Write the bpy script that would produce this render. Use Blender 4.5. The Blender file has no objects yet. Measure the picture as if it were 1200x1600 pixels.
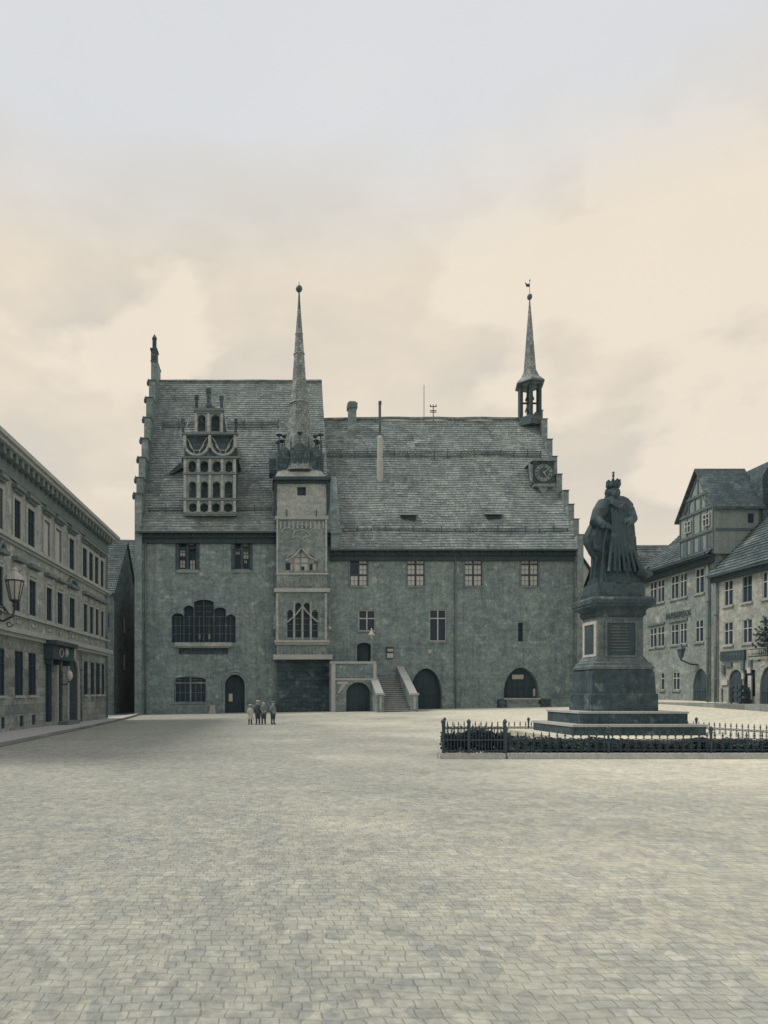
import bpy, bmesh, math, random
from mathutils import Vector, Matrix, noise as mnoise
random.seed(7)
SC = bpy.context.scene
COL = SC.collection
H = 1.83
def srgb(r, g, b):
    f = lambda c: (c/255/12.92) if c/255 <= .04045 else ((c/255+.055)/1.055)**2.4
    return (f(r), f(g), f(b))
# ---------------------------------------------------------------- materials
MATS = {}
def nd(nt, t, **k):
    n = nt.nodes.new(t)
    for a, b in k.items(): setattr(n, a, b)
    return n
def mixc(nt, fac, a, b, mode='MIX'):
    m = nd(nt, 'ShaderNodeMix', data_type='RGBA', blend_type=mode)
    for sock, v in ((m.inputs[0], fac), (m.inputs[6], a), (m.inputs[7], b)):
        if hasattr(v, 'is_linked') or isinstance(v, bpy.types.NodeSocket): nt.links.new(v, sock)
        elif isinstance(v, (int, float)): sock.default_value = v
        else: sock.default_value = (*v[:3], 1)
    return m.outputs[2]
def ramp(nt, src, p0, p1):
    r = nd(nt, 'ShaderNodeMapRange'); r.inputs[1].default_value = p0; r.inputs[2].default_value = p1
    nt.links.new(src, r.inputs[0]); return r.outputs[0]
def noise(nt, co, scale, detail=6, rough=.6, sc=None):
    if sc:
        mp = nd(nt, 'ShaderNodeMapping'); mp.inputs['Scale'].default_value = sc; nt.links.new(co, mp.inputs[0]); co = mp.outputs[0]
    n = nd(nt, 'ShaderNodeTexNoise'); n.inputs['Scale'].default_value = scale
    n.inputs['Detail'].default_value = detail; n.inputs['Roughness'].default_value = rough
    nt.links.new(co, n.inputs['Vector']); return n.outputs['Fac']
def mat(name, c0, c1=None, kind='plaster', rough=.85, scale=1.0, bump=.3, c2=None, brick=(.5, .25), mortar=None, spec=.3, metal=0, drip=0.0):
    gain = lambda c: tuple(min(.86, x*(1.75-1.05*min(1, x/.8))) for x in c)
    c1 = c1 or tuple(x*.7 for x in c0)
    if not name.startswith('ground'):
        c0, c1 = gain(c0), gain(c1)
        if c2: c2 = gain(c2)
    m = bpy.data.materials.new(name); m.use_nodes = True; nt = m.node_tree
    bs = nt.nodes['Principled BSDF']; bs.inputs['Roughness'].default_value = rough
    bs.inputs['Specular IOR Level'].default_value = spec; bs.inputs['Metallic'].default_value = metal
    c1 = c1 or tuple(x*.7 for x in c0)
    tc = nd(nt, 'ShaderNodeTexCoord'); ob = tc.outputs['Object']; uv = tc.outputs['UV']
    big = ramp(nt, noise(nt, ob, .35*scale, 8, .65), .32, .68)
    col = mixc(nt, big, c0, c1)
    fine = noise(nt, ob, 9*scale, 8, .75)
    col = mixc(nt, ramp(nt, fine, .3, .72), col, mixc(nt, .7, col, tuple(x*.32 for x in c1)))
    h = fine
    if c2:
        pt = ramp(nt, noise(nt, ob, .8*scale, 5, .7), .56, .70)
        col = mixc(nt, pt, col, c2)
    if drip:
        ds = ramp(nt, noise(nt, ob, 1.6, 8, .75, (1.6, 1.6, .13)), .47, .70)
        col = mixc(nt, mult(nt, ds, drip), col, tuple(x*.3 for x in c1))
    if name in ('hall_plaster', 'house_plaster', 'oriel_stone'):     # rubble courses showing faintly through the render
        dv = nd(nt, 'ShaderNodeTexNoise'); dv.inputs['Scale'].default_value = 1.6; dv.inputs['Detail'].default_value = 5; nt.links.new(ob, dv.inputs['Vector'])
        va = nd(nt, 'ShaderNodeVectorMath', operation='MULTIPLY_ADD'); nt.links.new(dv.outputs['Color'], va.inputs[0]); va.inputs[1].default_value = (.5, .28, 0); nt.links.new(uv, va.inputs[2])
        rb = nd(nt, 'ShaderNodeTexBrick'); nt.links.new(va.outputs[0], rb.inputs['Vector']); rb.inputs['Scale'].default_value = 1; rb.inputs['Brick Width'].default_value = .75; rb.inputs['Row Height'].default_value = .33
        rb.inputs['Mortar Size'].default_value = .03; rb.inputs['Mortar Smooth'].default_value = 1; rb.inputs['Color1'].default_value = (1.08, 1.08, 1.08, 1); rb.inputs['Color2'].default_value = (.78, .78, .78, 1); rb.inputs['Mortar'].default_value = (.72, .72, .72, 1)
        col = mixc(nt, ramp(nt, noise(nt, ob, .45, 4, .6), .30, .62), col, mixc(nt, .8, col, rb.outputs['Color'], 'MULTIPLY'))
    if name in ('hall_plaster', 'hall_roof', 'oriel_stone', 'house_plaster', 'left_plaster', 'left_ashlar', 'right_plaster', 'right_pale_plaster', 'grey_tile', 'hall_dark_stone', 'spire_slate', 'sandstone_dark', 'sandstone', 'pale_plaster', 'oriel_plaster'):
        g1 = ramp(nt, noise(nt, ob, 4.2, 10, .85), .36, .64)
        col = mixc(nt, 1, col, mixc(nt, g1, (.62, .66, .70), (1.34, 1.30, 1.24)), 'MULTIPLY')
        g2 = ramp(nt, noise(nt, ob, .9, 6, .7, (1, 1, 1.8)), .38, .64)
        col = mixc(nt, 1, col, mixc(nt, g2, (.80, .83, .86), (1.16, 1.15, 1.12)), 'MULTIPLY')
    if name == 'hall_roof':
        mp = nd(nt, 'ShaderNodeMapping'); mp.inputs['Rotation'].default_value = (0, 0, .45); nt.links.new(uv, mp.inputs[0])
        stn = noise(nt, mp.outputs[0], .42, 6, .62, (1.5, .22, 1)); col = mixc(nt, mult(nt, ramp(nt, stn, .52, .66), .75), col, tuple(x*.42 for x in c1))
        st2 = noise(nt, mp.outputs[0], .30, 6, .6, (1.2, .5, 1)); col = mixc(nt, mult(nt, ramp(nt, st2, .54, .72), .6), col, tuple(min(.8, x*1.35) for x in c0))
    if kind == 'brick':
        b = nd(nt, 'ShaderNodeTexBrick'); nt.links.new(uv, b.inputs['Vector'])
        b.inputs['Scale'].default_value = 1; b.inputs['Brick Width'].default_value = brick[0]; b.inputs['Row Height'].default_value = brick[1]
        b.inputs['Mortar Size'].default_value = .018; b.inputs['Mortar Smooth'].default_value = .4; b.inputs['Bias'].default_value = 0
        b.inputs['Color1'].default_value = (1, 1, 1, 1); b.inputs['Color2'].default_value = (.62, .62, .62, 1)
        mm = mortar if mortar is not None else .35
        b.inputs['Mortar'].default_value = (mm, mm, mm, 1)
        col = mixc(nt, 1.0, col, b.outputs['Color'], 'MULTIPLY')
        ad = nd(nt, 'ShaderNodeMath', operation='MULTIPLY_ADD'); nt.links.new(b.outputs['Fac'], ad.inputs[0]); ad.inputs[1].default_value = -1.2
        nt.links.new(fine, ad.inputs[2]); h = ad.outputs[0]
    if kind == 'cobble':
        wob = nd(nt, 'ShaderNodeTexNoise'); wob.inputs['Scale'].default_value = 1.4; wob.inputs['Detail'].default_value = 3; nt.links.new(ob, wob.inputs['Vector'])
        wv = nd(nt, 'ShaderNodeVectorMath', operation='MULTIPLY_ADD'); nt.links.new(wob.outputs['Color'], wv.inputs[0]); wv.inputs[1].default_value = (.22, .22, 0); nt.links.new(ob, wv.inputs[2])
        b = nd(nt, 'ShaderNodeTexBrick'); nt.links.new(wv.outputs[0], b.inputs['Vector'])
        b.inputs['Scale'].default_value = 1; b.inputs['Brick Width'].default_value = .115; b.inputs['Row Height'].default_value = .095
        b.inputs['Mortar Size'].default_value = .011; b.inputs['Mortar Smooth'].default_value = 1; b.offset = .45; b.squash = 1.2; b.squash_frequency = 3
        b.inputs['Color1'].default_value = (1, 1, 1, 1); b.inputs['Color2'].default_value = (.84, .84, .84, 1); b.inputs['Mortar'].default_value = (.76, .75, .71, 1)
        sx_ = nd(nt, 'ShaderNodeSeparateXYZ'); nt.links.new(ob, sx_.inputs[0])
        sunlit_noise = noise(nt, ob, .16, 5, .6); pos = nd(nt, 'ShaderNodeMath', operation='MULTIPLY_ADD'); nt.links.new(sx_.outputs[0], pos.inputs[0]); pos.inputs[1].default_value = .03; nt.links.new(sunlit_noise, pos.inputs[2])
        col = mixc(nt, ramp(nt, pos.outputs[0], .52, .95), col, (.76, .74, .64))        # paler towards the right: sunlight on the ground put into the colour
        tr = ramp(nt, noise(nt, ob, .5, 6, .7, (.25, 1.6, 1)), .50, .72); col = mixc(nt, mult(nt, tr, .35), col, (.30, .33, .31))
        v2 = nd(nt, 'ShaderNodeTexVoronoi'); v2.inputs['Scale'].default_value = 7; nt.links.new(wv.outputs[0], v2.inputs['Vector'])
        bw = nd(nt, 'ShaderNodeRGBToBW'); nt.links.new(v2.outputs['Color'], bw.inputs[0])
        col = mixc(nt, 1, col, mixc(nt, ramp(nt, bw.outputs[0], .15, .85), (.80, .82, .84), (1.1, 1.08, 1.02)), 'MULTIPLY')
        sand = ramp(nt, noise(nt, ob, .9, 7, .7), .38, .66)                            # sand and dust hiding the joints in patches
        col = mixc(nt, 1, col, mixc(nt, mult(nt, sand, .8), b.outputs['Color'], (.86, .85, .82)), 'MULTIPLY')
        ad = nd(nt, 'ShaderNodeMath', operation='MULTIPLY_ADD'); nt.links.new(b.outputs['Fac'], ad.inputs[0]); ad.inputs[1].default_value = -1.0
        nt.links.new(fine, ad.inputs[2]); h = ad.outputs[0]
    nt.links.new(col, bs.inputs['Base Color'])
    bp = nd(nt, 'ShaderNodeBump'); bp.inputs['Strength'].default_value = bump; bp.inputs['Distance'].default_value = .06
    nt.links.new(h, bp.inputs['Height']); nt.links.new(bp.outputs[0], bs.inputs['Normal'])
    MATS[name] = m; return m
def mult(nt, s, k):
    m = nd(nt, 'ShaderNodeMath', operation='MULTIPLY'); nt.links.new(s, m.inputs[0]); m.inputs[1].default_value = k; return m.outputs[0]

mat('hall_plaster', (.255, .34, .355), (.155, .22, .245), c2=(.32, .385, .38), drip=.45, bump=.8, scale=1.4)
mat('hall_dark_stone', (.085, .125, .15), (.045, .075, .095), kind='brick', brick=(.7, .38), bump=.7, mortar=.6, c2=(.14, .19, .20))
mat('oriel_stone', (.255, .325, .335), (.165, .22, .24), c2=(.35, .39, .37), drip=.4, bump=.5)
mat('oriel_plaster', (.44, .50, .49), (.32, .38, .385), drip=.2)
mat('light_stone', (.58, .64, .61), (.38, .43, .43), drip=.3, scale=2)
mat('pale_plaster', (.27, .33, .335), (.17, .22, .235), drip=.45, scale=1.6)
mat('hall_roof', (.35, .44, .45), (.22, .295, .315), kind='brick', brick=(.34, .30), mortar=.5, bump=.6, c2=(.15, .20, .225))
mat('spire_slate', (.30, .36, .37), (.20, .25, .27), kind='brick', brick=(.3, .26), mortar=.4, bump=.5, c2=(.38, .43, .42))
mat('dark_slate', (.10, .14, .155), (.055, .085, .105), kind='brick', brick=(.3, .24), mortar=.5, bump=.5, c2=(.15, .19, .19))
mat('dark_metal', (.05, .075, .09), (.03, .05, .065), rough=.5, spec=.5)
mat('iron', (.035, .055, .07), (.02, .035, .05), rough=.55, spec=.4)
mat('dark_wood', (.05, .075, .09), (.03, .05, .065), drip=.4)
mat('glass_dark', (.022, .042, .062), (.015, .03, .048), rough=.35, spec=.25, bump=.3, scale=2)
mat('curtained_glass', (.80, .86, .86), (.76, .83, .83), rough=.35, spec=.5, bump=.02, scale=2)
mat('window_white', (.60, .65, .62), (.45, .50, .49), bump=.05)
mat('left_plaster', (.34, .39, .385), (.24, .285, .29), drip=.45, c2=(.42, .46, .43))
mat('left_ashlar', (.34, .385, .37), (.22, .265, .27), kind='brick', brick=(1.6, .42), mortar=.62, drip=.3, bump=.5)
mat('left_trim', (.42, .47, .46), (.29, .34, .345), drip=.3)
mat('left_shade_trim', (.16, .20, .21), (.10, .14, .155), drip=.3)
mat('right_plaster', (.25, .295, .29), (.17, .215, .22), drip=.4, c2=(.34, .375, .35), bump=.5)
mat('right_pale_plaster', (.42, .44, .40), (.28, .32, .305), drip=.4, c2=(.22, .265, .265), bump=.5)
mat('timber_gable', (.26, .31, .30), (.18, .225, .23), drip=.3)
mat('timber', (.10, .14, .15), (.07, .10, .115))
mat('grey_tile', (.15, .195, .205), (.085, .125, .14), kind='brick', brick=(.32, .28), mortar=.35, bump=.6, c2=(.24, .28, .27))
mat('house_plaster', (.22, .27, .275), (.14, .185, .20), drip=.5, bump=.5)
mat('cream_plaster', (.72, .68, .56), (.62, .60, .50), drip=.15)
mat('sandstone_dark', (.065, .095, .11), (.035, .06, .075), drip=.5, bump=.8, c2=(.12, .155, .16), scale=2.5)
mat('sandstone', (.17, .21, .215), (.07, .10, .115), drip=.5, bump=.6, scale=2)
mat('bronze', (.045, .075, .09), (.025, .045, .058), rough=.55, spec=.3, bump=.6, scale=3, c2=(.075, .11, .12), drip=.5)
mat('ground_cobble', (.57, .59, .545), (.45, .475, .45), kind='cobble', bump=.45)
mat('pale_slabs', (.86, .84, .74), (.80, .79, .70), bump=.15)
mat('kerb_stone', (.30, .33, .31), (.20, .235, .235), kind='brick', brick=(1.2, 3), mortar=.4)
mat('paper', (.75, .73, .64), (.60, .60, .54), bump=.02)
mat('opal', (.85, .83, .74), (.75, .74, .66), rough=.3, bump=.02)
mat('skin', (.52, .50, .44), (.42, .42, .38), bump=.02, scale=4)
mat('pale_cloth', (.70, .68, .58), (.56, .56, .50), bump=.2, scale=6)
mat('mid_cloth', (.15, .185, .19), (.10, .13, .14), bump=.2, scale=6)
mat('dark_cloth', (.045, .07, .085), (.03, .05, .06), bump=.2, scale=6)
mat('hair', (.07, .09, .095), (.04, .06, .07), bump=.3, scale=8)
mat('ivy', (.05, .075, .075), (.025, .045, .055), bump=.5, scale=3)
mat('faded_letter', (.50, .53, .48), (.38, .42, .40), bump=.05)
mat('letter_dark', (.05, .08, .09), (.04, .06, .075), bump=.05)
# ---------------------------------------------------------------- mesh builder
class Frame:
    def __init__(s, ox, oy, ux, uy, out):
        l = math.hypot(ux, uy); s.o = Vector((ox, oy, 0)); s.u = Vector((ux/l, uy/l, 0))
        n = Vector((uy/l, -ux/l, 0)); s.n = n if n.dot(Vector((out[0], out[1], 0))) > 0 else -n
    def p(s, u, z, d=0): return s.o + s.u*u + s.n*d + Vector((0, 0, z))
    def u_at(s, px):
        k = (px-420)/1000; return (k*s.o.y-s.o.x)/(s.u.x-k*s.u.y)
    def z_at(s, px, py):
        return H+(1082-py)/1000*(s.o.y+s.u_at(px)*s.u.y)
WF = Frame(0, 0, 1, 0, (0, -1))
class MB:
    def __init__(s): s.v = []; s.f = []
    def poly(s, pts):
        i = len(s.v); s.v += [Vector(p) for p in pts]; s.f.append(list(range(i, i+len(pts))))
    def hexa(s, a):   # 8 points: bottom 4 ccw, top 4
        i = len(s.v); s.v += [Vector(p) for p in a]
        for q in ((0, 3, 2, 1), (4, 5, 6, 7), (0, 1, 5, 4), (1, 2, 6, 5), (2, 3, 7, 6), (3, 0, 4, 7)): s.f.append([i+k for k in q])
    def box(s, x0, x1, y0, y1, z0, z1):
        s.hexa([(x0, y0, z0), (x1, y0, z0), (x1, y1, z0), (x0, y1, z0), (x0, y0, z1), (x1, y0, z1), (x1, y1, z1), (x0, y1, z1)])
    def fb(s, F, u0, u1, z0, z1, d0, d1):
        s.hexa([F.p(u0, z0, d1), F.p(u1, z0, d1), F.p(u1, z0, d0), F.p(u0, z0, d0), F.p(u0, z1, d1), F.p(u1, z1, d1), F.p(u1, z1, d0), F.p(u0, z1, d0)])
    def prism(s, pts, vec):
        vec = Vector(vec); i = len(s.v); n = len(pts)
        s.v += [Vector(p) for p in pts]+[Vector(p)+vec for p in pts]
        s.f.append(list(range(i, i+n))); s.f.append(list(range(i+2*n-1, i+n-1, -1)))
        for k in range(n): s.f.append([i+k, i+(k+1) % n, i+n+(k+1) % n, i+n+k])
    def fprism(s, F, uz, d0, d1): s.prism([F.p(u, z, d0) for u, z in uz], F.n*(d1-d0))
    def tube(s, pts, r, n=8, closed=False):
        pts = [Vector(p) for p in pts]; m = len(pts); rs = r if isinstance(r, (list, tuple)) else [r]*m
        i0 = len(s.v); prev = None
        for k, p in enumerate(pts):
            if closed: t = pts[(k+1) % m]-pts[k-1]
            else: t = (pts[min(k+1, m-1)]-pts[max(k-1, 0)])
            t.normalize()
            a = prev if prev is not None else (Vector((0, 0, 1)) if abs(t.z) < .9 else Vector((1, 0, 0)))
            a = (a-t*a.dot(t)).normalized(); b = t.cross(a); prev = a
            for j in range(n):
                th = 2*math.pi*j/n; s.v.append(p+(a*math.cos(th)+b*math.sin(th))*rs[k])
        for k in range(m if closed else m-1):
            for j in range(n):
                A = i0+k*n; B = i0+((k+1) % m)*n
                s.f.append([A+j, A+(j+1) % n, B+(j+1) % n, B+j])
        if not closed:
            s.f.append([i0+j for j in range(n)][::-1]); s.f.append([i0+(m-1)*n+j for j in range(n)])
    def lathe(s, c, prof, n=12, rot=0, sx=1, sy=1):
        c = Vector(c); i0 = len(s.v); m = len(prof)
        for r, z in prof:
            for j in range(n):
                th = 2*math.pi*(j+rot)/n; s.v.append(c+Vector((r*sx*math.cos(th), r*sy*math.sin(th), z)))
        for k in range(m-1):
            for j in range(n):
                A = i0+k*n; B = A+n; s.f.append([A+j, A+(j+1) % n, B+(j+1) % n, B+j])
        s.f.append([i0+j for j in range(n)][::-1]); s.f.append([i0+(m-1)*n+j for j in range(n)])
    def ball(s, c, r, n=10, m=7, sc=(1, 1, 1)):
        s.lathe(c, [(r*math.sin(math.pi*max(k, .06)/m if k < m else math.pi*.97)*1, -r*sc[2]*math.cos(math.pi*k/m)) for k in range(m+1)], n, 0, sc[0], sc[1])
    def build(s, name, m, parent=None, smooth=False):
        root = parent
        while root is not None and root.parent is not None: root = root.parent
        off = ORG.get(root.name, Vector((0, 0, 0))) if root is not None else Vector((0, 0, 0))
        me = bpy.data.meshes.new(name)
        me.from_pydata([tuple(v-off) for v in s.v], [], s.f); me.update()
        bm = bmesh.new(); bm.from_mesh(me)
        bmesh.ops.recalc_face_normals(bm, faces=bm.faces)
        uvl = bm.loops.layers.uv.new('UVMap')
        for f in bm.faces:
            n = f.normal
            t = Vector((-n.y, n.x, 0)) if abs(n.z) < .97 else Vector((1, 0, 0))
            if t.length < 1e-6: t = Vector((1, 0, 0))
            t.normalize(); b = n.cross(t)
            if b.z < 0: b = -b
            for l in f.loops:
                q = l.vert.co; l[uvl].uv = (q.dot(t), q.dot(b))
            f.smooth = smooth
        bm.to_mesh(me); bm.free()
        me.materials.append(MATS[m])
        o = bpy.data.objects.new(name, me); COL.objects.link(o)
        if parent is not None: o.parent = parent
        return o
ORG = {}
def thing(name, label, cat, loc, group=None):
    o = bpy.data.objects.new(name, None); COL.objects.link(o); o.empty_display_size = .3
    o.location = loc; ORG[o.name] = Vector(loc); o['label'] = label; o['category'] = cat
    if group: o['group'] = group
    return o
def tag(o, label, cat, group=None):
    o['label'] = label; o['category'] = cat
    if group: o['group'] = group
    return o
def walled(mb, F, u0, u1, z0, z1, holes, th=.45):
    us = sorted({u0, u1} | {h[0] for h in holes} | {h[1] for h in holes}); zs = sorted({z0, z1} | {h[2] for h in holes} | {h[3] for h in holes})
    def inh(a, b): return any(h[0] < a < h[1] and h[2] < b < h[3] for h in holes)
    for i in range(len(us)-1):
        for j in range(len(zs)-1):
            a, b, c, d = us[i], us[i+1], zs[j], zs[j+1]; cu, cz = (a+b)/2, (c+d)/2
            if not inh(cu, cz): mb.poly([F.p(a, c), F.p(b, c), F.p(b, d), F.p(a, d)])
            else:
                for (p, q, r, t, nb) in ((a, c, b, c, (cu, zs[j-1]+1e-4)), (a, d, b, d, (cu, d+1e-4)), (a, c, a, d, (a-1e-4, cz)), (b, c, b, d, (b+1e-4, cz))):
                    if nb[1] == zs[j-1]+1e-4: nb = (cu, c-1e-4)
                    if not inh(*nb): mb.poly([F.p(p, q), F.p(r, t), F.p(r, t, -th), F.p(p, q, -th)])
def spandrel(mb, F, u0, u1, zs, zt, th=.45, pointed=0, n=7):
    """fills the two top corners of a rectangular hole so it reads as an arch springing at zs"""
    cu = (u0+u1)/2; hw = (u1-u0)/2; h = zt-zs
    for sg in (-1, 1):
        pts = [(cu+sg*hw, zt)]
        for k in range(n+1):
            a = math.pi/2*k/n
            e = 1+pointed
            x = hw*math.cos(a); z = h*(math.sin(a)**e)
            pts.append((cu+sg*x, zs+z))
        mb.fprism(F, pts, -th, -.002)
def arch_pts(u0, u1, z0, zs, zt, n=10):
    cu = (u0+u1)/2; hw = (u1-u0)/2
    return [(u0, z0), (u1, z0)]+[(cu+hw*math.cos(math.pi*k/n), zs+(zt-zs)*math.sin(math.pi*k/n)) for k in range(n+1)]
def window(F, par, u0, u1, z0, z1, dep=.22, nx=2, rows=(.68,), pane='glass_dark', fm='window_white', fw=.06, sill='light_stone', subx=0, suby=0, mw=None, darkcells=()):
    mw = mw or fw
    m = MB(); d0, d1 = -dep-.03, -dep+.05
    m.fb(F, u0, u0+fw, z0, z1, d0, d1); m.fb(F, u1-fw, u1, z0, z1, d0, d1)
    m.fb(F, u0+fw, u1-fw, z0, z0+fw, d0, d1); m.fb(F, u0+fw, u1-fw, z1-fw, z1, d0, d1)
    for k in range(1, nx):
        c = u0+(u1-u0)*k/nx; m.fb(F, c-mw/2, c+mw/2, z0+fw, z1-fw, d0, d1+.01)
    for r in rows:
        c = z0+(z1-z0)*r; m.fb(F, u0+fw, u1-fw, c-mw/2, c+mw/2, d0, d1+.005)
    for k in range(nx):
        for j in range(subx):
            c = u0+(u1-u0)*(k+(j+1)/(subx+1))/nx; m.fb(F, c-.014, c+.014, z0+fw, z1-fw, d0, d1-.03)
    zc = [z0]+[z0+(z1-z0)*r for r in rows]+[z1]
    for a, b in zip(zc[:-1], zc[1:]):
        for j in range(suby):
            c = a+(b-a)*(j+1)/(suby+1); m.fb(F, u0+fw, u1-fw, c-.014, c+.014, d0, d1-.033)
    w = m.build('window', fm, par)
    g = MB(); g.fb(F, u0+.01, u1-.01, z0+.01, z1-.01, d0-.05, d0+.02); g.build('pane', pane, w)
    for (i, j) in darkcells:
        ds = [z0]+[z0+(z1-z0)*r for r in rows]+[z1]
        q = MB(); q.fb(F, u0+(u1-u0)*i/nx+mw/2, u0+(u1-u0)*(i+1)/nx-mw/2, ds[j]+mw/2, ds[j+1]-mw/2, d0+.022, d0+.03); q.build('open_pane', 'glass_dark', w)
    if sill:
        q = MB(); q.fb(F, u0-.1, u1+.1, z0-.12, z0-.002, -.1, .1); q.build('sill', sill, w)
    return w
def stepped_roof(name, x0, x1, ye, ze, yr, zr, course, m, par, sag=.12, dx=1.2, both=True, phase=0):
    """tile courses as real overlapping strips; ridge runs along X and sags a little"""
    mb = MB(); L = math.hypot(yr-ye, zr-ze); n = max(4, int(L/course)); nxs = max(2, int((x1-x0)/dx))
    def pt(x, t, lift):
        y = ye+(yr-ye)*t; z = ze+(zr-ze)*t
        w = mnoise.noise(Vector((x*.22+phase, t*4, 3)))*sag+mnoise.noise(Vector((x*1.3, t*19, 7)))*.045
        nx_, nz_ = -(zr-ze)/L, (yr-ye)/L
        return Vector((x, y+nx_*(w+lift), z+nz_*(w+lift)))
    for k in range(n):
        for i in range(nxs):
            a = x0+(x1-x0)*i/nxs; b = x0+(x1-x0)*(i+1)/nxs; t0 = k/n; t1 = (k+1)/n
            mb.poly([pt(a, t0, .045), pt(b, t0, .045), pt(b, t1, .002), pt(a, t1, .002)])
            mb.poly([pt(a, t0, .045), pt(b, t0, .045), pt(b, t0, .0), pt(a, t0, .0)])
    if both:
        yb = yr+(yr-ye); mb.poly([(x0, yr, zr), (x1, yr, zr), (x1, yb, ze), (x0, yb, ze)])
    return mb.build(name, m, par)
# ---------------------------------------------------------------- ground
def sm(t): t = max(0, min(1, t)); return t*t*(3-2*t)
def gz(x, y):
    t = sm((y-19)/30)
    xx = max(-14, min(34, x))
    return t*(-.1+.0195*(xx+11))+.1*max(0, min(xx, 40)-23)*(1-sm((y-47)/7))*sm((y-18)/14)
def sheet(name, xs, ys, m, dz=0, fn=gz):
    mb = MB(); nx = len(xs); 
    for y in ys:
        for x in xs: mb.v.append(Vector((x, y, fn(x, y)+dz)))
    for j in range(len(ys)-1):
        for i in range(nx-1): mb.f.append([j*nx+i, j*nx+i+1, (j+1)*nx+i+1, (j+1)*nx+i])
    o = mb.build(name, m); o['kind'] = 'structure'; return o
lin = lambda a, b, n: [a+(b-a)*i/n for i in range(n+1)]
sheet('ground', [-1500, -300, -60]+lin(-30, 45, 75)+[70, 300, 1500], [-600, -60]+lin(-10, 80, 90)+[140, 400, 2000], 'ground_cobble')
# ---------------------------------------------------------------- town hall
D = 55.56
tx = lambda p: (p-420)/18
tz = lambda p: H+(1082-p)/18
T = Frame(0, D, 1, 0, (0, -1))
TH = thing('town_hall', 'long grey plastered gothic town hall with steep tiled roofs, stepped gables and needle spires', 'town hall', (7.8, 55.5, .2))
def yroof(py, ze, sl):        # depth at which the sight line of image row py meets a roof plane
    return (ze-H-sl*D)/((1082-py)/1000-sl)
LZE, LZR, LYR = 16.5, 32.9, 64.0; LSL = (LZR-LZE)/(LYR-D)
MZE, MZR, MYR = 14.83, 28.8, 63.4; MSL = (MZR-MZE)/(MYR-D)
LX0, LX1, MX1 = -11.5, 5.3, 26.95
# left wing front wall
big = [(268, 287, 958), (287, 303, 946), (303, 334, 937), (334, 353, 949), (353, 368, 960)]
holesL = [(tx(a), tx(b), tz(1004), tz(c)) for a, b, c in big]
holesL += [(tx(279), tx(307), tz(889), tz(838)), (tx(366), tx(390), tz(889), tz(842)), (tx(272), tx(322), tz(1098), tz(1057)), (tx(351), tx(383), -1.0, tz(1054))]
mb = MB(); walled(mb, T, LX0+.6, LX1, -1, LZE, holesL, .55)
for a, b, c in big: spandrel(mb, T, tx(a), tx(b), tz(c+(6 if b-a < 25 else 5)), tz(c), .55)
spandrel(mb, T, tx(272), tx(322), tz(1063), tz(1057), .55); spandrel(mb, T, tx(351), tx(383), tz(1072), tz(1054), .55)
mb.poly([(LX0, 72.4, -1), (LX1, 72.4, -1), (LX1, 72.4, LZE), (LX0, 72.4, LZE)])
mb.prism([(LX1-.3, D+.02, 8), (LX1-.3, D+.02, LZE), (LX1-.3, LYR, LZR-.15), (LX1-.3, 2*LYR-D, LZE), (LX1-.3, 2*LYR-D, 8)], (.3, 0, 0))
wl = mb.build('wall', 'hall_plaster', TH)
# main wing front wall
up = [(547, 574), (636, 663), (726, 753), (814, 841)]
holesM = [(tx(a), tx(b), tz(916), tz(867)) for a, b in up]
holesM += [(tx(560), tx(587), tz(986), tz(953)), (tx(671), tx(698), tz(1002), tz(952)), (tx(809.5), tx(817.5), tz(1002), tz(973)),
           (tx(557), tx(580), 3.1, tz(1004)), (tx(641), tx(690), -1.0, tz(1044)), (tx(787), tx(842), tz(1091), tz(1043))]
mb = MB(); walled(mb, T, LX1, MX1-.5, -1, MZE, holesM, .6)
spandrel(mb, T, tx(557), tx(580), tz(1010), tz(1004), .6)
spandrel(mb, T, tx(641), tx(690), tz(1084), tz(1044), .6); spandrel(mb, T, tx(787), tx(842), tz(1084), tz(1043), .6)
mb.build('wall', 'hall_plaster', TH)
mb = MB(); mb.poly([(LX1, 71.2, -1), (MX1, 71.2, -1), (MX1, 71.2, MZE), (LX1, 71.2, MZE)]); mb.build('rear_wall', 'hall_plaster', TH)
# irregular patches of exposed rubble/newer render are in the material; buttressed plinth
for a, b in ((212, 268), (268.1, 325.9), (326, 349), (385, 430)):
    pl = MB(); pl.fb(T, tx(a), tx(b), -1, tz(1101), .001, .12); pl.build('plinth', 'hall_plaster', TH)
for a, b in ((691, 776), (853, 902)): pl = MB(); pl.fb(T, tx(a), tx(b), -1, tz(1096), .001, .10); pl.build('plinth', 'hall_plaster', TH)
pl = MB(); pl.fb(T, tx(857), tx(899), 0, tz(1093), .1, .65); pl.fb(T, tx(856), tx(900), tz(1093), tz(1091.5), .05, .7); pl.build('stone_bench', 'oriel_stone', TH)
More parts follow.
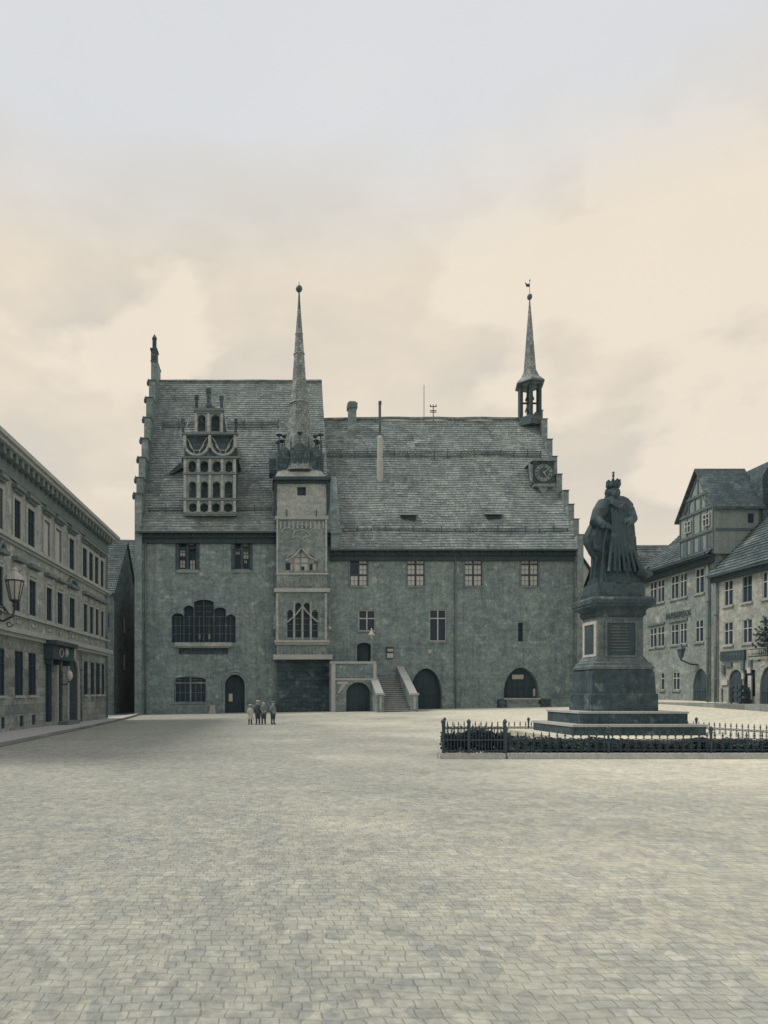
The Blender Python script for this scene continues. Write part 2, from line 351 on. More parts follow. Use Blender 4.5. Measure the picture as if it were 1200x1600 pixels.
# stepped gables (thick walls, every step capped)
def step_gable(x0, x1, steps, zb, yb_end, m, cp=1.0):
    g = MB(); pts = [(steps[0][0], zb)]
    for k, (y, z) in enumerate(steps):
        pts.append((y, z)); nxt = steps[k+1][0] if k+1 < len(steps) else None
        if nxt: pts.append((nxt, z))
    ym = yb_end; rest = [(2*ym-y, z) for y, z in pts[::-1]]
    g.prism([(x0, y, z) for y, z in pts+rest], (x1-x0, 0, 0)); o = g.build('stepped_gable', m, TH)
    c = MB()
    for k, (y, z) in enumerate(steps):
        nxt = steps[k+1][0] if k+1 < len(steps) else ym
        for s in (0, 1):
            a, b = (y-.12, nxt-.002) if not s else (2*ym-nxt+.002, 2*ym-y+.12)
            c = MB(); c.prism([(x0-.08*cp, a, z+.003), (x0-.08*cp, b, z+.003), (x0-.08*cp, b, z+.16*cp), (x0-.08*cp, a, z+.12*cp)], (x1-x0+.16*cp, 0, 0)); c.build('coping_stone', 'left_shade_trim', o)
    return o
Lst = [(54.95, 18.9), (55.66, 20.5), (56.6, 22.6), (57.9, 24.8), (59.1, 27.2), (60.1, 29.5), (61.5, 31.8), (62.6, 34.2)]
gl = step_gable(LX0-.02, LX0+.58, Lst, -1, 63.6, 'hall_plaster', .6)
q = MB()
q.box(-11.55, -11.0, 62.7, 63.6, 34.4, 35.4); q.box(-11.62, -10.93, 62.6, 63.7, 35.4, 35.55); q.box(-11.45, -11.1, 62.95, 63.3, 35.55, 36.6); q.lathe((-11.27, 63.1, 36.6), [(.22, 0), (.26, .12), (.05, .5)], 8)
q.build('pinnacle', 'hall_dark_stone', TH)
for k, (y, z) in enumerate(Lst[:-1]):
    q = MB(); q.lathe((LX0-.1, y+.05, z-.5), [(.04, 0), (.13, .1), (.15, .35), (.08, .55), (.02, .7)], 6); q.build('finial', 'hall_dark_stone', gl)
Rst = [(54.9, 15.35), (55.7, 16.9), (56.6, 18.45), (57.6, 20.0), (58.9, 21.9), (59.9, 23.9), (60.9, 25.9), (62.0, 28.3), (63.05, 29.6)]
step_gable(MX1-.48, MX1+.05, Rst, -1, 63.9, 'oriel_stone', .4)
# corner strip and downpipes
q = MB(); q.fb(T, tx(213), tx(227), -1, LZE-.3, .001, .10); q.build('corner_pilaster', 'hall_plaster', TH)
def pipe(F, u, z0, z1, par, r=.07, d=.16, head=True):
    q = MB(); q.tube([F.p(u, z0, d), F.p(u, z1, d)], r, 8)
    for z in [z0+k*(z1-z0)/4 for k in range(1, 4)]: q.tube([F.p(u, z-.05, d), F.p(u, z+.05, d)], r+.03, 8)
    if head:
        q.tube([F.p(u, z1, d), F.p(u-.1, z1+.25, d+.08), F.p(u-.3, z1+.5, d+.35)], r, 8)
        q.lathe(F.p(u-.3, z1+.5, d+.35), [(.1, -.1), (.2, .1), (.2, .28)], 8)
    return q.build('downpipe', 'left_shade_trim', par, True)
pipe(T, tx(228), 0, LZE-1.0, TH); pipe(T, tx(711), .5, MZE-1.2, TH)
# roofs
rl = stepped_roof('roof', LX0+.58, LX1, D-.75, LZE-.9, LYR, LZR, .30, 'hall_roof', TH, .10)
rm = stepped_roof('roof', LX1+.001, MX1-.48, D-.75, MZE-.75, MYR, MZR, .30, 'hall_roof', TH, .16, phase=9)
q = MB(); q.tube([(x, LYR-.02, LZR+.06+mnoise.noise(Vector((x*.3, 1, 1)))*.1) for x in lin(LX0+.6, LX1, 18)], .15, 6); q.build('ridge_tiles', 'hall_roof', rl)
q = MB(); q.tube([(x, MYR-.02, MZR+.08+mnoise.noise(Vector((x*.3, 2, 1)))*.12+.12*math.sin((x-LX1)/21.6*math.pi)) for x in lin(LX1, MX1-.5, 24)], .16, 6); q.build('ridge_tiles', 'hall_roof', rm)
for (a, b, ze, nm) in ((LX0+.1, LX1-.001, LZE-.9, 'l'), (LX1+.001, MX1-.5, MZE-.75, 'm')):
    q = MB(); q.box(a, b, D-.86, D-.70, ze-.10, ze+.05); q.box(a, b, D-.70, D-.003, ze-.06, ze+.02); q.build('gutter', 'dark_metal', TH)
    q = MB(); q.box(a, b, D-.42, D-.003, ze-.42, ze-.07); q.box(a, b, D-.22, D-.003, ze-.85, ze-.43)  # cornice with a dark frieze board that stands in for the eaves' shadow band
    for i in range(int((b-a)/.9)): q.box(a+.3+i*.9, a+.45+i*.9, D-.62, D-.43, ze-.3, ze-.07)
    q.build('cornice_dark_band', 'dark_wood', TH)
def guard(x0, x1, py, ze, sl, par, hpost=.75):
    y = yroof(py, ze, sl); z = ze+sl*(y-D); q = MB(); n = int((x1-x0)/1.2)
    for i in range(n+1):
        x = x0+(x1-x0)*i/n; q.box(x-.035, x+.035, y-.28, y-.2, z-.45, z+hpost-.3+(.25 if i % 2 else 0)); q.box(x-.03, x+.03, y-.2, y+.1, z+.02, z+.08)
    for h in (-.05, .2, .42): q.box(x0, x1, y-.26, y-.22, z+h-.025, z+h+.025)
    m = int((x1-x0)/.3)
    for i in range(m):
        x = x0+(x1-x0)*i/m; q.tube([(x, y-.24, z-.05), (x+.3, y-.24, z+.42)], .014, 4); q.tube([(x+.3, y-.24, z-.05), (x, y-.24, z+.42)], .014, 4)
    q.build('snow_guard', 'dark_metal', par)
guard(LX1+1.2, MX1-.9, 835, MZE, MSL, rm); guard(LX1+.3, MX1-1.2, 714, MZE, MSL, rm)
guard(LX0+1.0, tx(285), 802, LZE, LSL, rl); guard(tx(372), .2, 802, LZE, LSL, rl)
guard(LX0+1.4, tx(283)+.6, 668, LZE, LSL, rl); guard(tx(350), .9, 668, LZE, LSL, rl)
# firewall strip between the two roofs
q = MB(); q.prism([(LX1+.02, D-.7, MZE-.7), (LX1+.02, D-.7, MZE+.6), (LX1+.02, D+2.8, MZE+6.4), (LX1+.02, D+3.6, MZE+6.4), (LX1+.02, D+3.6, MZE+4)], (.75, 0, 0))
q.prism([(LX1-.02, D-.8, MZE+.6), (LX1-.02, D-.8, MZE+.8), (LX1-.02, D+2.7, MZE+6.6), (LX1-.02, D+2.8, MZE+6.4)], (.87, 0, 0)); q.build('fire_wall', 'hall_plaster', TH)
# upper windows of main wing: pale curtained casements in dark stone crosses
for i, (a, b) in enumerate(up):
    window(T, TH, tx(a), tx(b), tz(916), tz(867), .08, 2, (.36, .70), 'curtained_glass', 'dark_wood', .06, 'oriel_stone', 1, 1, .14, darkcells=((0, 2), (0, 1)) if i == 0 else ())
    s = MB(); w = .13
    for (u0, u1, z0, z1) in ((tx(a)-w, tx(a)-.003, tz(916), tz(867)+w), (tx(b)+.003, tx(b)+w, tz(916), tz(867)+w), (tx(a), tx(b), tz(867)+.003, tz(867)+w)): s.fb(T, u0, u1, z0, z1, -.1, .05)
    s.build('window_surround', 'left_shade_trim', TH)
window(T, TH, tx(560), tx(587), tz(986), tz(953), .16, 2, (.6,), fw=.09, mw=.1, sill='oriel_stone')
window(T, TH, tx(671), tx(698), tz(1002), tz(952), .16, 2, (.72,), fw=.09, mw=.1, sill='oriel_stone')
window(T, TH, tx(809.5), tx(817.5), tz(1002), tz(973), .3, 1, (.25, .5, .75), fm='dark_metal', fw=.03, sill=None)
def door(F, par, u0, u1, z0, zs, zt, dep=.45, nm='door', m='dark_wood', planks=.16):
    q = MB(); q.fprism(F, arch_pts(u0-.02, u1+.02, z0, zs, zt+.02), -dep-.08, -dep)
    n = int((u1-u0)/planks)
    for i in range(n):
        u = u0+(i+.5)*(u1-u0)/n; q.fb(F, u-planks*.36, u+planks*.36, z0+.05, zs, -dep, -dep+.03)
    for z in (z0+.4, (z0+zs)/2, zs-.1): q.fb(F, u0+.05, u1-.05, z-.06, z+.06, -dep+.03, -dep+.055)
    o = q.build(nm, m, par)
    h = MB(); c = F.p((u0+u1)/2+.15, z0+1.05, -dep+.09); h.ball(c, .07, 8, 5); h.build('handle', 'dark_metal', o)
    return o
def hood(F, u0, u1, z0, zs, zt, r, m, par, nm='arch_moulding', pr=.1):
    q = MB(); pts = [(u0, z0)]+[((u0+u1)/2-(u1-u0)/2*math.cos(math.pi*k/12), zs+(zt-zs)*math.sin(math.pi*k/12)) for k in range(13)]+[(u1, z0)]
    q.tube([F.p(u, z, pr*.3) for u, z in pts], r, 6); return q.build(nm, m, par)
door(T, TH, tx(557), tx(580), 3.1, tz(1010), tz(1004)); hood(T, tx(556), tx(581), 3.1, tz(1010), tz(1003), .1, 'oriel_stone', TH)
door(T, TH, tx(641), tx(690), -.2, tz(1084), tz(1044)); door(T, TH, tx(351), tx(383), -.4, tz(1072), tz(1054))
hood(T, tx(350), tx(384), 0, tz(1072), tz(1052.5), .1, 'oriel_stone', TH); hood(T, tx(347), tx(387), tz(1075), tz(1074), tz(1048.5), .09, 'oriel_stone', TH)
hood(T, tx(640), tx(691), .3, tz(1084), tz(1043), .09, 'hall_plaster', TH)
# arched shop opening with board, ledge, sloping bench and steps
q = MB(); q.fprism(T, arch_pts(tx(787)-.05, tx(842)+.05, tz(1091), tz(1084), tz(1043)+.05), -.62, -.55)
for p in (796, 805, 814, 823, 832): q.fb(T, tx(p)-.05, tx(p)+.05, tz(1091), tz(1060), -.55, -.48)
q.fb(T, tx(788), tx(841), tz(1074), tz(1072), -.55, -.47); q.build('shop_front', 'dark_wood', TH)
q = MB(); q.fb(T, tx(803), tx(821), tz(1061), tz(1054), -.47, -.42); sb = q.build('sign_board', 'faded_letter', TH)
q = MB(); q.fb(T, tx(836), tx(839.5), tz(1088), tz(1076), -.46, -.40); q.build('poster', 'faded_letter', TH)
q = MB(); q.fb(T, tx(786), tx(843), tz(1093), tz(1090.6), -.3, .28); q.build('shop_ledge', 'light_stone', TH)
q = MB(); q.fb(T, tx(790), tx(840), 0, tz(1093), .101, .2); q.fb(T, tx(789), tx(841), 0, tz(1100.5), .2, .45); q.build('stone_step', 'oriel_stone', TH)
for sg, c in ((-1, 787), (1, 843)):
    q = MB(); q.prism([T.p(tx(c), -.2, .05), T.p(tx(c), tz(1092), .05), T.p(tx(c), tz(1094), .3), T.p(tx(c)+sg*0, .1, .75)], (sg*.55, 0, 0)); q.build('buttress', 'hall_dark_stone', TH)
# left wing windows
def two_light(a, b, y0, y1, pane_map):
    w = MB()
    ua, ub, z0, z1 = tx(a), tx(b), tz(y1), tz(y0); mid = (ua+ub)/2
    for (u0, u1, p, r) in ((ua, ua+.1, z0, z1), (ub-.1, ub, z0, z1), (mid-.12, mid+.12, z0, z1)): w.fb(T, u0, u1, p, r, -.34, -.08)
    w.fb(T, ua, ub, z0+(z1-z0)*.62, z0+(z1-z0)*.62+.16, -.335, -.085)
    win = w.build('window', 'dark_wood', TH)
    g = MB(); g.fb(T, ua, ub, z0, z1, -.5, -.42); g.build('pane', 'glass_dark', win)
    for (x0, x1, c0, c1) in pane_map:
        g = MB(); n = 2; u0, u1, r0, r1 = tx(x0), tx(x1), tz(c1), tz(c0); du = (u1-u0)/n; k = max(1, round((r1-r0)/.42)); dz = (r1-r0)/k
        for i in range(n):
            for j in range(k): g.fb(T, u0+i*du+.025, u0+(i+1)*du-.025, r0+j*dz+.025, r0+(j+1)*dz-.025, -.419, -.40)
        g.build('lit_pane', 'curtained_glass', win)
    s = MB(); f = .16
    s.fb(T, ua-f-.1, ua-.003, z0-.1, z1+.1, -.05, .07); s.fb(T, ub+.003, ub+f+.1, z0-.1, z1+.1, -.05, .07)
    s.fb(T, ua-f-.18, ub+f+.18, z1+.1, z1+.42, -.05, .1); s.fb(T, ua-f, mid, z1+.42, z1+.62, 0, .08)
    s.build('window_surround', 'hall_dark_stone', win)
    s = MB(); s.fb(T, ua-.2, ub+.2, z0-.34, z0-.1, -.05, .14); s.build('sill', 'oriel_stone', win)
two_light(279, 307, 838, 889, ((280, 289, 856, 868), (280, 288.5, 874, 886), (295, 303, 842, 851), (296, 304, 874, 888)))
two_light(366, 390, 842, 889, ((380, 389, 843, 853), (367.5, 375, 859, 865), (380, 389, 858, 872), (381, 386, 874, 879)))
w = MB(); edges = [268, 287, 303, 334, 353, 368]
for p in edges[1:-1]:
    tall = {287: 957, 303: 945, 334: 948, 353: 959}[p]; w.fb(T, tx(p)-.08, tx(p)+.08, tz(1004), tz(tall-4), -.32, -.12)
w.fb(T, tx(318)-.06, tx(318)+.06, tz(1004), tz(938), -.31, -.1)
bw = w.build('tracery_window', 'sandstone_dark', TH)
g = MB(); g.fb(T, tx(268), tx(368), tz(1004), tz(936), -.55, -.42); g.build('pane', 'glass_dark', bw)
g = MB()
for y in (990, 977, 963): g.fb(T, tx(268), tx(368), tz(y)-.02, tz(y)+.02, -.36, -.33)
for y in (955, 946): g.fb(T, tx(303), tx(334), tz(y)-.02, tz(y)+.02, -.36, -.33)
for p in (274, 281, 295, 311, 326, 343, 360): g.fb(T, tx(p)-.02, tx(p)+.02, tz(1004), tz(962), -.36, -.335)
g.build('glazing_bars', 'left_shade_trim', bw)
g = MB()
for p, q_ in ((310, 2.2), (325, 2.6)): g.fb(T, tx(p), tx(p+q_), tz(998), tz(990), -.40, -.37)
g.build('lit_pane', 'curtained_glass', bw)
s = MB(); s.fb(T, tx(274), tx(363), tz(1010.5), tz(1004.2), -.05, .42); s.fb(T, tx(278), tx(359), tz(1012.5), tz(1010.7), .001, .3); s.build('sill', 'oriel_plaster', bw)
s = MB()
for p in (284, 298, 312, 326, 340, 353): s.prism([T.p(tx(p)-.12, tz(1012.7), .002), T.p(tx(p)-.12, tz(1012.7), .28), T.p(tx(p)-.12, tz(1019), .002)], (.24, 0, 0))
s.fb(T, tx(280), tx(356), tz(1022), tz(1012.8), .0015, .06); s.build('corbels', 'hall_dark_stone', bw)
window(T, TH, tx(272), tx(322), tz(1098), tz(1057), .35, 2, (.76,), fm='oriel_stone', fw=.1, mw=.13, sill='oriel_stone', subx=2, suby=1)
q = MB(); q.fb(T, tx(357), tx(363), tz(1096), tz(1084), -.36, -.33); q.build('poster', 'paper', TH)
q = MB(); q.fb(T, tx(327), tx(338), .0, tz(1110), .13, .5); q.fb(T, tx(328.5), tx(337), tz(1110), tz(1102), .16, .5); q.build('letter_box', 'faded_letter', TH)
# decorative gable dormer
G = Frame(0, 55.0, 1, 0, (0, -1)); gx = lambda p: (p-420)*.055; gzz = lambda p: H+(1082-p)*.055
rows = {'a': (786, 800, (295, 307), (313, 325), (331, 343), (350, 363)), 'b': (752, 778, (295, 306), (314, 324.5), (332.5, 343.5), (351, 363)), 'c': (720, 738, (294, 306), (313, 325), (332, 345), (352, 363))}
hol = []
for k, (y0, y1, *cs) in rows.items(): hol += [(gx(a), gx(b), gzz(y1), gzz(y0)) for a, b in cs]
mb = MB(); walled(mb, G, gx(287), gx(369), gzz(806), gzz(716), hol, .5)
for y0, y1, *cs in rows.values():
    for a, b in cs: spandrel(mb, G, gx(a), gx(b), gzz(y0+5), gzz(y0), .5)
for k in ('a', 'c'):
    y0, y1, *cs = rows[k]
    for a, b in cs: 
        cu = (gx(a)+gx(b))/2; hw = (gx(b)-gx(a))/2; z0, z1 = gzz(y1), gzz(y1-5)
        for sg in (-1, 1): mb.fprism(G, [(cu+sg*hw, z0)]+[(cu+sg*hw*math.cos(math.pi/2*j/6), z1-(z1-z0)*math.sin(math.pi/2*j/6)) for j in range(7)], -.5, -.002)
hol2 = [(gx(309), gx(321), gzz(674), gzz(648)), (gx(330), gx(343), gzz(674), gzz(648))]
mb2 = MB(); walled(mb2, G, gx(304), gx(349), gzz(679), gzz(641), hol2, .5)
for h in hol2: spandrel(mb2, G, h[0], h[1], h[3]-.3, h[3], .5)
q9 = MB(); q9.fb(G, gx(288), gx(368), gzz(716), gzz(679), -.5, -.22)
GD = mb.build('ornamental_gable', 'pale_plaster', TH); q9.build('tracery_panel', 'hall_dark_stone', GD); mb2.build('gable_top', 'pale_plaster', GD)
q = MB(); q.box(gx(287), gx(369), 55.55, 60.5, gzz(806), gzz(690)); q.box(gx(304), gx(349), 55.55, 62.0, gzz(680), gzz(642)); q.build('dormer_body', 'dark_slate', GD)
q = MB(); q.prism([(gx(283), 55.3, gzz(716)), (gx(328), 55.3, gzz(676)), (gx(373), 55.3, gzz(716))], (0, 4.6, 0)); 
g2 = lambda p: (p-420)*.0577; g3 = lambda p: H+(1082-p)*.0577
q.prism([(g2(371), 57.7, g3(716)), (g2(377), 57.7, g3(731)), (g2(375), 57.7, g3(734)), (g2(368), 57.7, g3(720))], (0, 1.2, 0))
q.prism([(g2(290), 57.7, g3(716)), (g2(264), 57.7, g3(738)), (g2(268), 57.7, g3(741)), (g2(290), 57.7, g3(728))], (0, 1.6, 0)); q.build('dormer_roof', 'dark_slate', GD)
q = MB()
for y0, y1, a, b, d in ((714, 717, 284, 376, .22), (739.5, 742, 285, 371, .16), (780, 782.5, 285, 371, .16), (677, 680, 284, 372, .2), (639, 643, 303, 350, .2), (643, 646.5, 305, 348, .1), (801, 804, 286, 370, .1)):
    q.fb(G, gx(a), gx(b), gzz(y1), gzz(y0), -.3, d)
q.build('cornice', 'left_shade_trim', GD)
q = MB()
for a in (287, 308, 326, 345, 364.5):
    for y0, y1 in ((783, 800.5), (742.5, 779), (717.5, 739)): q.fb(G, gx(a), gx(a+4.2), gzz(y1), gzz(y0), .001, .12)
for a in (304.5, 324, 344.5): q.fb(G, gx(a), gx(a+4), gzz(676.5), gzz(647), .001, .14)
for a in (286.5, 325.5, 365): q.fb(G, gx(a), gx(a+4.5), gzz(700), gzz(680.5), -.21, .12)
for cx in (307, 348):      # hanging semicircles of tracery
    for r, t in ((18.5, .13), (11, .05)):
        q.tube([G.p(gx(cx+r*math.cos(a)), gzz(692+r*math.sin(a)), -.15) for a in [math.pi*k/14 for k in range(15)]], t, 6)
    for sg in (-1, 1): q.tube([G.p(gx(cx+sg*(17-k*2.6)), gzz(682+k*3+k*k*.35), -.16) for k in range(7)], .045, 5)
q.build('pilasters', 'oriel_plaster', GD)
for a, y0, y1, w_ in ((304, 617, 639, 6), (322, 607, 639, 8), (343, 618, 639, 6), (283, 654, 676, 5), (366, 654, 676, 5)):
    q = MB(); q.fb(G, gx(a)+.05, gx(a+w_)-.05, gzz(y1), gzz(y0+6), -.3, 0); q.fb(G, gx(a), gx(a+w_), gzz(y0+6), gzz(y0), -.34, .04); q.build('pinnacle', 'hall_dark_stone', GD)
q = MB()
for a, b, y0, y1 in ((300, 283+5, 651, 676), (353, 367, 651, 676)): q.tube([G.p(gx(a+(b-a)*k/6), gzz(y0+(y1-y0)*(k/6)**1.8), -.1) for k in range(7)], .05, 5)
q.prism([G.p(gx(312), gzz(639), -.25), G.p(gx(326), gzz(626), -.25), G.p(gx(341), gzz(639), -.25)], (0, .2, 0)); q.build('volute', 'oriel_stone', GD)
# ---------------------------------------------------------------- oriel tower
OY = 54.45; O = Frame(0, OY, 1, 0, (0, -1)); ox = lambda p: (p-420)*OY/1000; oz = lambda p: H+(1082-p)*OY/1000
OT = MB()
oh = [(ox(446), ox(459), oz(891), oz(866)), (ox(459), ox(470), oz(891), oz(857)), (ox(470), ox(483), oz(891), oz(857)), (ox(483), ox(496), oz(891), oz(866))]
oh2 = [(ox(448.5), ox(458), oz(996), oz(953)), (ox(461), ox(471), oz(996), oz(942)), (ox(474), ox(484), oz(996), oz(942)), (ox(487), ox(497), oz(996), oz(953))]
walled(OT, O, ox(432), ox(511), oz(1024), oz(808), oh+oh2, .4)
for h, lft in ((oh[0], 1), (oh[3], -1)):
    a, b, z0, z1 = h; s = [(a if lft > 0 else b, z1)]
    for k in range(8):
        t = k/7; u = (a+(b-a)*t) if lft > 0 else (b-(b-a)*t); s.append((u, z0+(z1-z0)*(.55+.45*math.sin(t*math.pi/2))))
    OT.fprism(O, s, -.4, -.002)
for h, lft in ((oh[1], 1), (oh[2], -1)):
    a, b, z0, z1 = h; u0, u1 = (a, b) if lft > 0 else (b, a); OT.fprism(O, [(u0, z1), (u0, oz(866)+.02), (u0+(u1-u0)*.5, oz(862.5)), (u1, z1)], -.4, -.002)
for h in oh2: spandrel(OT, O, h[0], h[1], h[3]-.35, h[3], .4)
OT.poly([(ox(432), OY, oz(1024)), (ox(432), D+4, oz(1024)), (ox(432), D+4, oz(808)), (ox(432), OY, oz(808))])
OT.poly([(ox(511), OY, oz(1024)), (ox(511), D+4, oz(1024)), (ox(511), D+4, oz(808)), (ox(511), OY, oz(808))])
OT.poly([(ox(432), OY, oz(1024)), (ox(511), OY, oz(1024)), (ox(511), D, oz(1024)), (ox(432), D, oz(1024))])
ORI = OT.build('oriel_tower', 'oriel_stone', TH)
q = MB()
for hs, rowsy in ((oh, (870, 879)), (oh2, (955, 966, 975, 985))):
    q = MB()
    for h in hs:
        q.fb(O, h[0], h[0]+.05, h[2], h[3], -.3, -.22); q.fb(O, h[1]-.05, h[1], h[2], h[3], -.3, -.22)
        for y in rowsy: q.fb(O, h[0], h[1], oz(y)-.02, oz(y)+.02, -.29, -.23)
    q.build('window', 'oriel_stone', ORI)
q = MB(); q.fb(O, oh[0][0], oh[3][1], oh[0][2], oh[1][3], -.42, -.32); q.build('pane', 'curtained_glass', ORI)
q = MB(); q.fb(O, oh2[0][0], oh2[3][1], oh2[0][2], oh2[1][3], -.42, -.32); q.build('pane', 'glass_dark', ORI)
q = MB()
for a, b, y0, y1 in ((447, 454, 878, 890), (471, 476, 884, 890), (484, 489, 880, 890)): q.fb(O, ox(a), ox(b), oz(y1), oz(y0), -.318, -.305)
q.build('open_pane', 'glass_dark', ORI)
q = MB()
for p0, p1 in ((0, 1),):
    q.tube([O.p(ox(446+24*t), oz(876-6*t-13*t*t if t < .5 else 876-6*t-13*t*t), .04) for t in [k/8 for k in range(9)]], .09, 6)
    q.tube([O.p(ox(496-24*t), oz(876-6*t-13*t*t), .04) for t in [k/8 for k in range(9)]], .09, 6)
    q.tube([O.p(ox(449+23*t), oz(972-12*math.sin(t*1.57)-13*t**3), .0) for t in [k/10 for k in range(11)]], .07, 6)
    q.tube([O.p(ox(497-24*t), oz(972-12*math.sin(t*1.57)-13*t**3), .0) for t in [k/10 for k in range(11)]], .07, 6)
for (a, y0, y1) in ((459.5, 940, 1000), (472.5, 945, 1000), (485.5, 940, 1000)): q.fb(O, ox(a)-.07, ox(a)+.07, oz(y1), oz(y0), .001, .09)
q.fb(O, ox(432), ox(434.5), oz(895), oz(812), .001, .1); q.fb(O, ox(508), ox(511), oz(895), oz(812), .001, .1)
q.fb(O, ox(431), ox(435), oz(1002), oz(927), .001, .12); q.fb(O, ox(507), ox(511), oz(1002), oz(927), .001, .12)
q.build('tracery_moulding', 'oriel_plaster', ORI)
q = MB()
for (a, b, y0, y1, d, m_) in ((428, 515, 920, 925.5, .28, 0), (427, 519, 1023, 1030.5, .34, 0), (428.5, 515, 1000.5, 1004, .26, 0), (431, 513, 895.5, 898, .12, 0)):
    q.fb(O, ox(a), ox(b), oz(y1), oz(y0), -1.0, d)
q.build('string_course', 'light_stone', ORI)
q = MB()
q.fb(O, ox(430), ox(513), oz(812), oz(806.5), -1, .16); q.build('block_moulding', 'left_trim', ORI); q = MB(); q.fb(O, ox(429.5), ox(514), oz(1007.5), oz(1004.2), -1, .16); q.build('sill_moulding', 'left_trim', ORI); q = MB()
for k in range(14):
    a = 434+k*5.6; q.tube([O.p(ox(a), oz(1021), .03), O.p(ox(a), oz(1012), .03), O.p(ox(a+2.8), oz(1009), .03), O.p(ox(a+5.6), oz(1012), .03)], .035, 4)
q.build('relief_carving', 'left_trim', ORI); q = MB()
for k in range(8):
    a = 436+k*9; q.tube([O.p(ox(a+4.5+4*math.cos(t)), oz(909+7*math.sin(t)), .03) for t in [j*math.pi/4 for j in range(8)]], .035, 4, True)
for (c, y, r) in ((471, 838, 14), (450, 832, 10), (494, 832, 9), (471, 825, 8), (463, 842, 6), (480, 842, 6)):
    q.tube([O.p(ox(c+r*math.cos(t)), oz(y-r*.7*math.sin(t)), .04) for t in [j*math.pi/8 for j in range(9)]], .06, 5)
q.build('relief_carving', 'left_trim', ORI); q = MB()
for k in range(11): q.fb(O, ox(437+k*6.7), ox(439.5+k*6.7), oz(826), oz(815), .001, .06)
q.build('dentil_frieze', 'left_trim', ORI)
for c in (430, 514.5):
    q = MB(); q.lathe(O.p(ox(c), oz(985), -.2), [(.05, 0), (.25, .15), (.1, .5), (.22, 1.0), (.05, 1.5), (.02, 2.1)], 8); q.build('corner_pinnacle', 'oriel_stone', ORI)
# upper plastered block, hatch, overhanging eaves
q = MB(); ub = [(ox(464.5), ox(478), oz(774), oz(760))]; F2 = Frame(0, OY+.05, 1, 0, (0, -1))
walled(q, F2, ox(433), ox(510), oz(808), oz(749), ub, .4)
for p in (433, 510): q.poly([(ox(p), OY+.05, oz(808)), (ox(p), 59, oz(808)), (ox(p), 59, oz(749)), (ox(p), OY+.05, oz(749))])
UB = q.build('tower_block', 'oriel_plaster', TH)
q = MB(); q.fb(F2, ub[0][0], ub[0][1], ub[0][2], ub[0][3], -.4, -.3); q.build('hatch', 'dark_wood', UB)
q = MB()
for a, y0, y1 in ((448, 797, 808), (494, 797, 808)): q.tube([F2.p(ox(a), oz(y1), .2), F2.p(ox(a), oz(y0), .2)], .045, 6)
q.build('iron_hook', 'iron', UB)
q = MB(); q.box(ox(426), ox(516.5), OY-.45, 58.6, oz(752), oz(747)); q.box(ox(429), ox(513), OY-.2, 58.4, oz(755.5), oz(752.2))
for sg, a in ((0, 427.5), (1, 511)): q.prism([(ox(a), OY-.3, oz(756)), (ox(a)+.25, OY-.3, oz(756)), (ox(a)+.25, OY+.1, oz(792)), (ox(a), OY+.1, oz(806))], (0, .35, 0))
q.build('eaves', 'dark_wood', UB)
SX, SY = ox(469), 56.4
q = MB(); q.lathe((SX, SY, 20.05), [(3.45, 0), (3.3, .08), (2.75, .75), (2.6, .9)], 4, .5, .95, .8); q.build('skirt_roof', 'oriel_plaster', UB)
pz = lambda p: H+(1082-p)*SY/1000
SP = MB(); SP.lathe((SX, SY, 0), [(2.0, 20.9), (1.62, 21.9), (1.3, 23.3), (1.06, 25), (.66, 29.0), (.40, 32.5), (.10, 36.3)], 8, .5)
sp = SP.build('spire', 'spire_slate', TH)
q = MB(); q.lathe((SX, SY, 0), [(.24, 34.4), (.10, 36.4), (.07, 37.1)], 8, .5); q.ball((SX, SY, 37.4), .3, 10, 7); q.tube([(SX, SY, 37.6), (SX, SY, 38.0)], .03, 5); q.build('ball_finial', 'dark_metal', sp)
q = MB()
for z in (27.2, 31.6, 33.4): q.lathe((SX, SY, z), [((37.2-z)*.089+.03, 0), ((37.1-z)*.089, .07)], 8, .5)
q.build('lead_band', 'oriel_plaster', sp)
# crown of dark gablets around the spire foot
def gablet(cx, cy, w, z0, z1, zt, rot, nm='gablet'):
    q = MB(); R = Matrix.Rotation(rot, 3, 'Z')
    def P(x, y, z): return Vector((cx, cy, 0))+R @ Vector((x, y, 0))+Vector((0, 0, z))
    q.prism([P(-w/2, 0, z0), P(w/2, 0, z0), P(w/2, 0, z1), P(w*.12, 0, zt), P(-w*.12, 0, zt), P(-w/2, 0, z1)], R @ Vector((0, .9, 0)))
    o = q.build(nm, 'dark_slate', sp)
    t = MB(); t.tube([P(0, .1, zt-.1), P(0, .1, zt+.9)], .04, 6); t.lathe(P(0, .1, zt+.75), [(.03, 0), (.2, .12), (.26, .2), (.05, .3)], 7)
    for sg in (-1, 1): t.tube([P(sg*w*.42, .1, z1-.2), P(sg*w*.44, .1, z1+1.1)], .03, 6)
    t.build('iron_finial', 'iron', o)
    l = MB()
    for k in (-.25, .02, .28): l.prism([P(w*k-w*.1, -.04, z0+.15), P(w*k+w*.08, -.04, z0+.15), P(w*k+w*.08, -.04, z1*.7+z0*.3), P(w*k, -.04, z1-.05), P(w*k-w*.1, -.04, z1*.7+z0*.3)], R @ Vector((0, .05, 0)))
    l.build('louvre', 'hall_dark_stone', o)
gablet(SX, SY-1.62, 1.7, 20.75, 22.65, 23.15, 0); gablet(SX-1.32, SY-1.45, 1.25, 20.7, 22.4, 22.95, .2); gablet(SX+1.32, SY-1.45, 1.25, 20.7, 22.4, 22.95, -.2)
gablet(SX-1.75, SY-.3, 1.3, 20.8, 22.1, 22.8, -1.57+3.14); gablet(SX+1.75, SY-.3, 1.3, 20.8, 22.1, 22.8, 1.57)
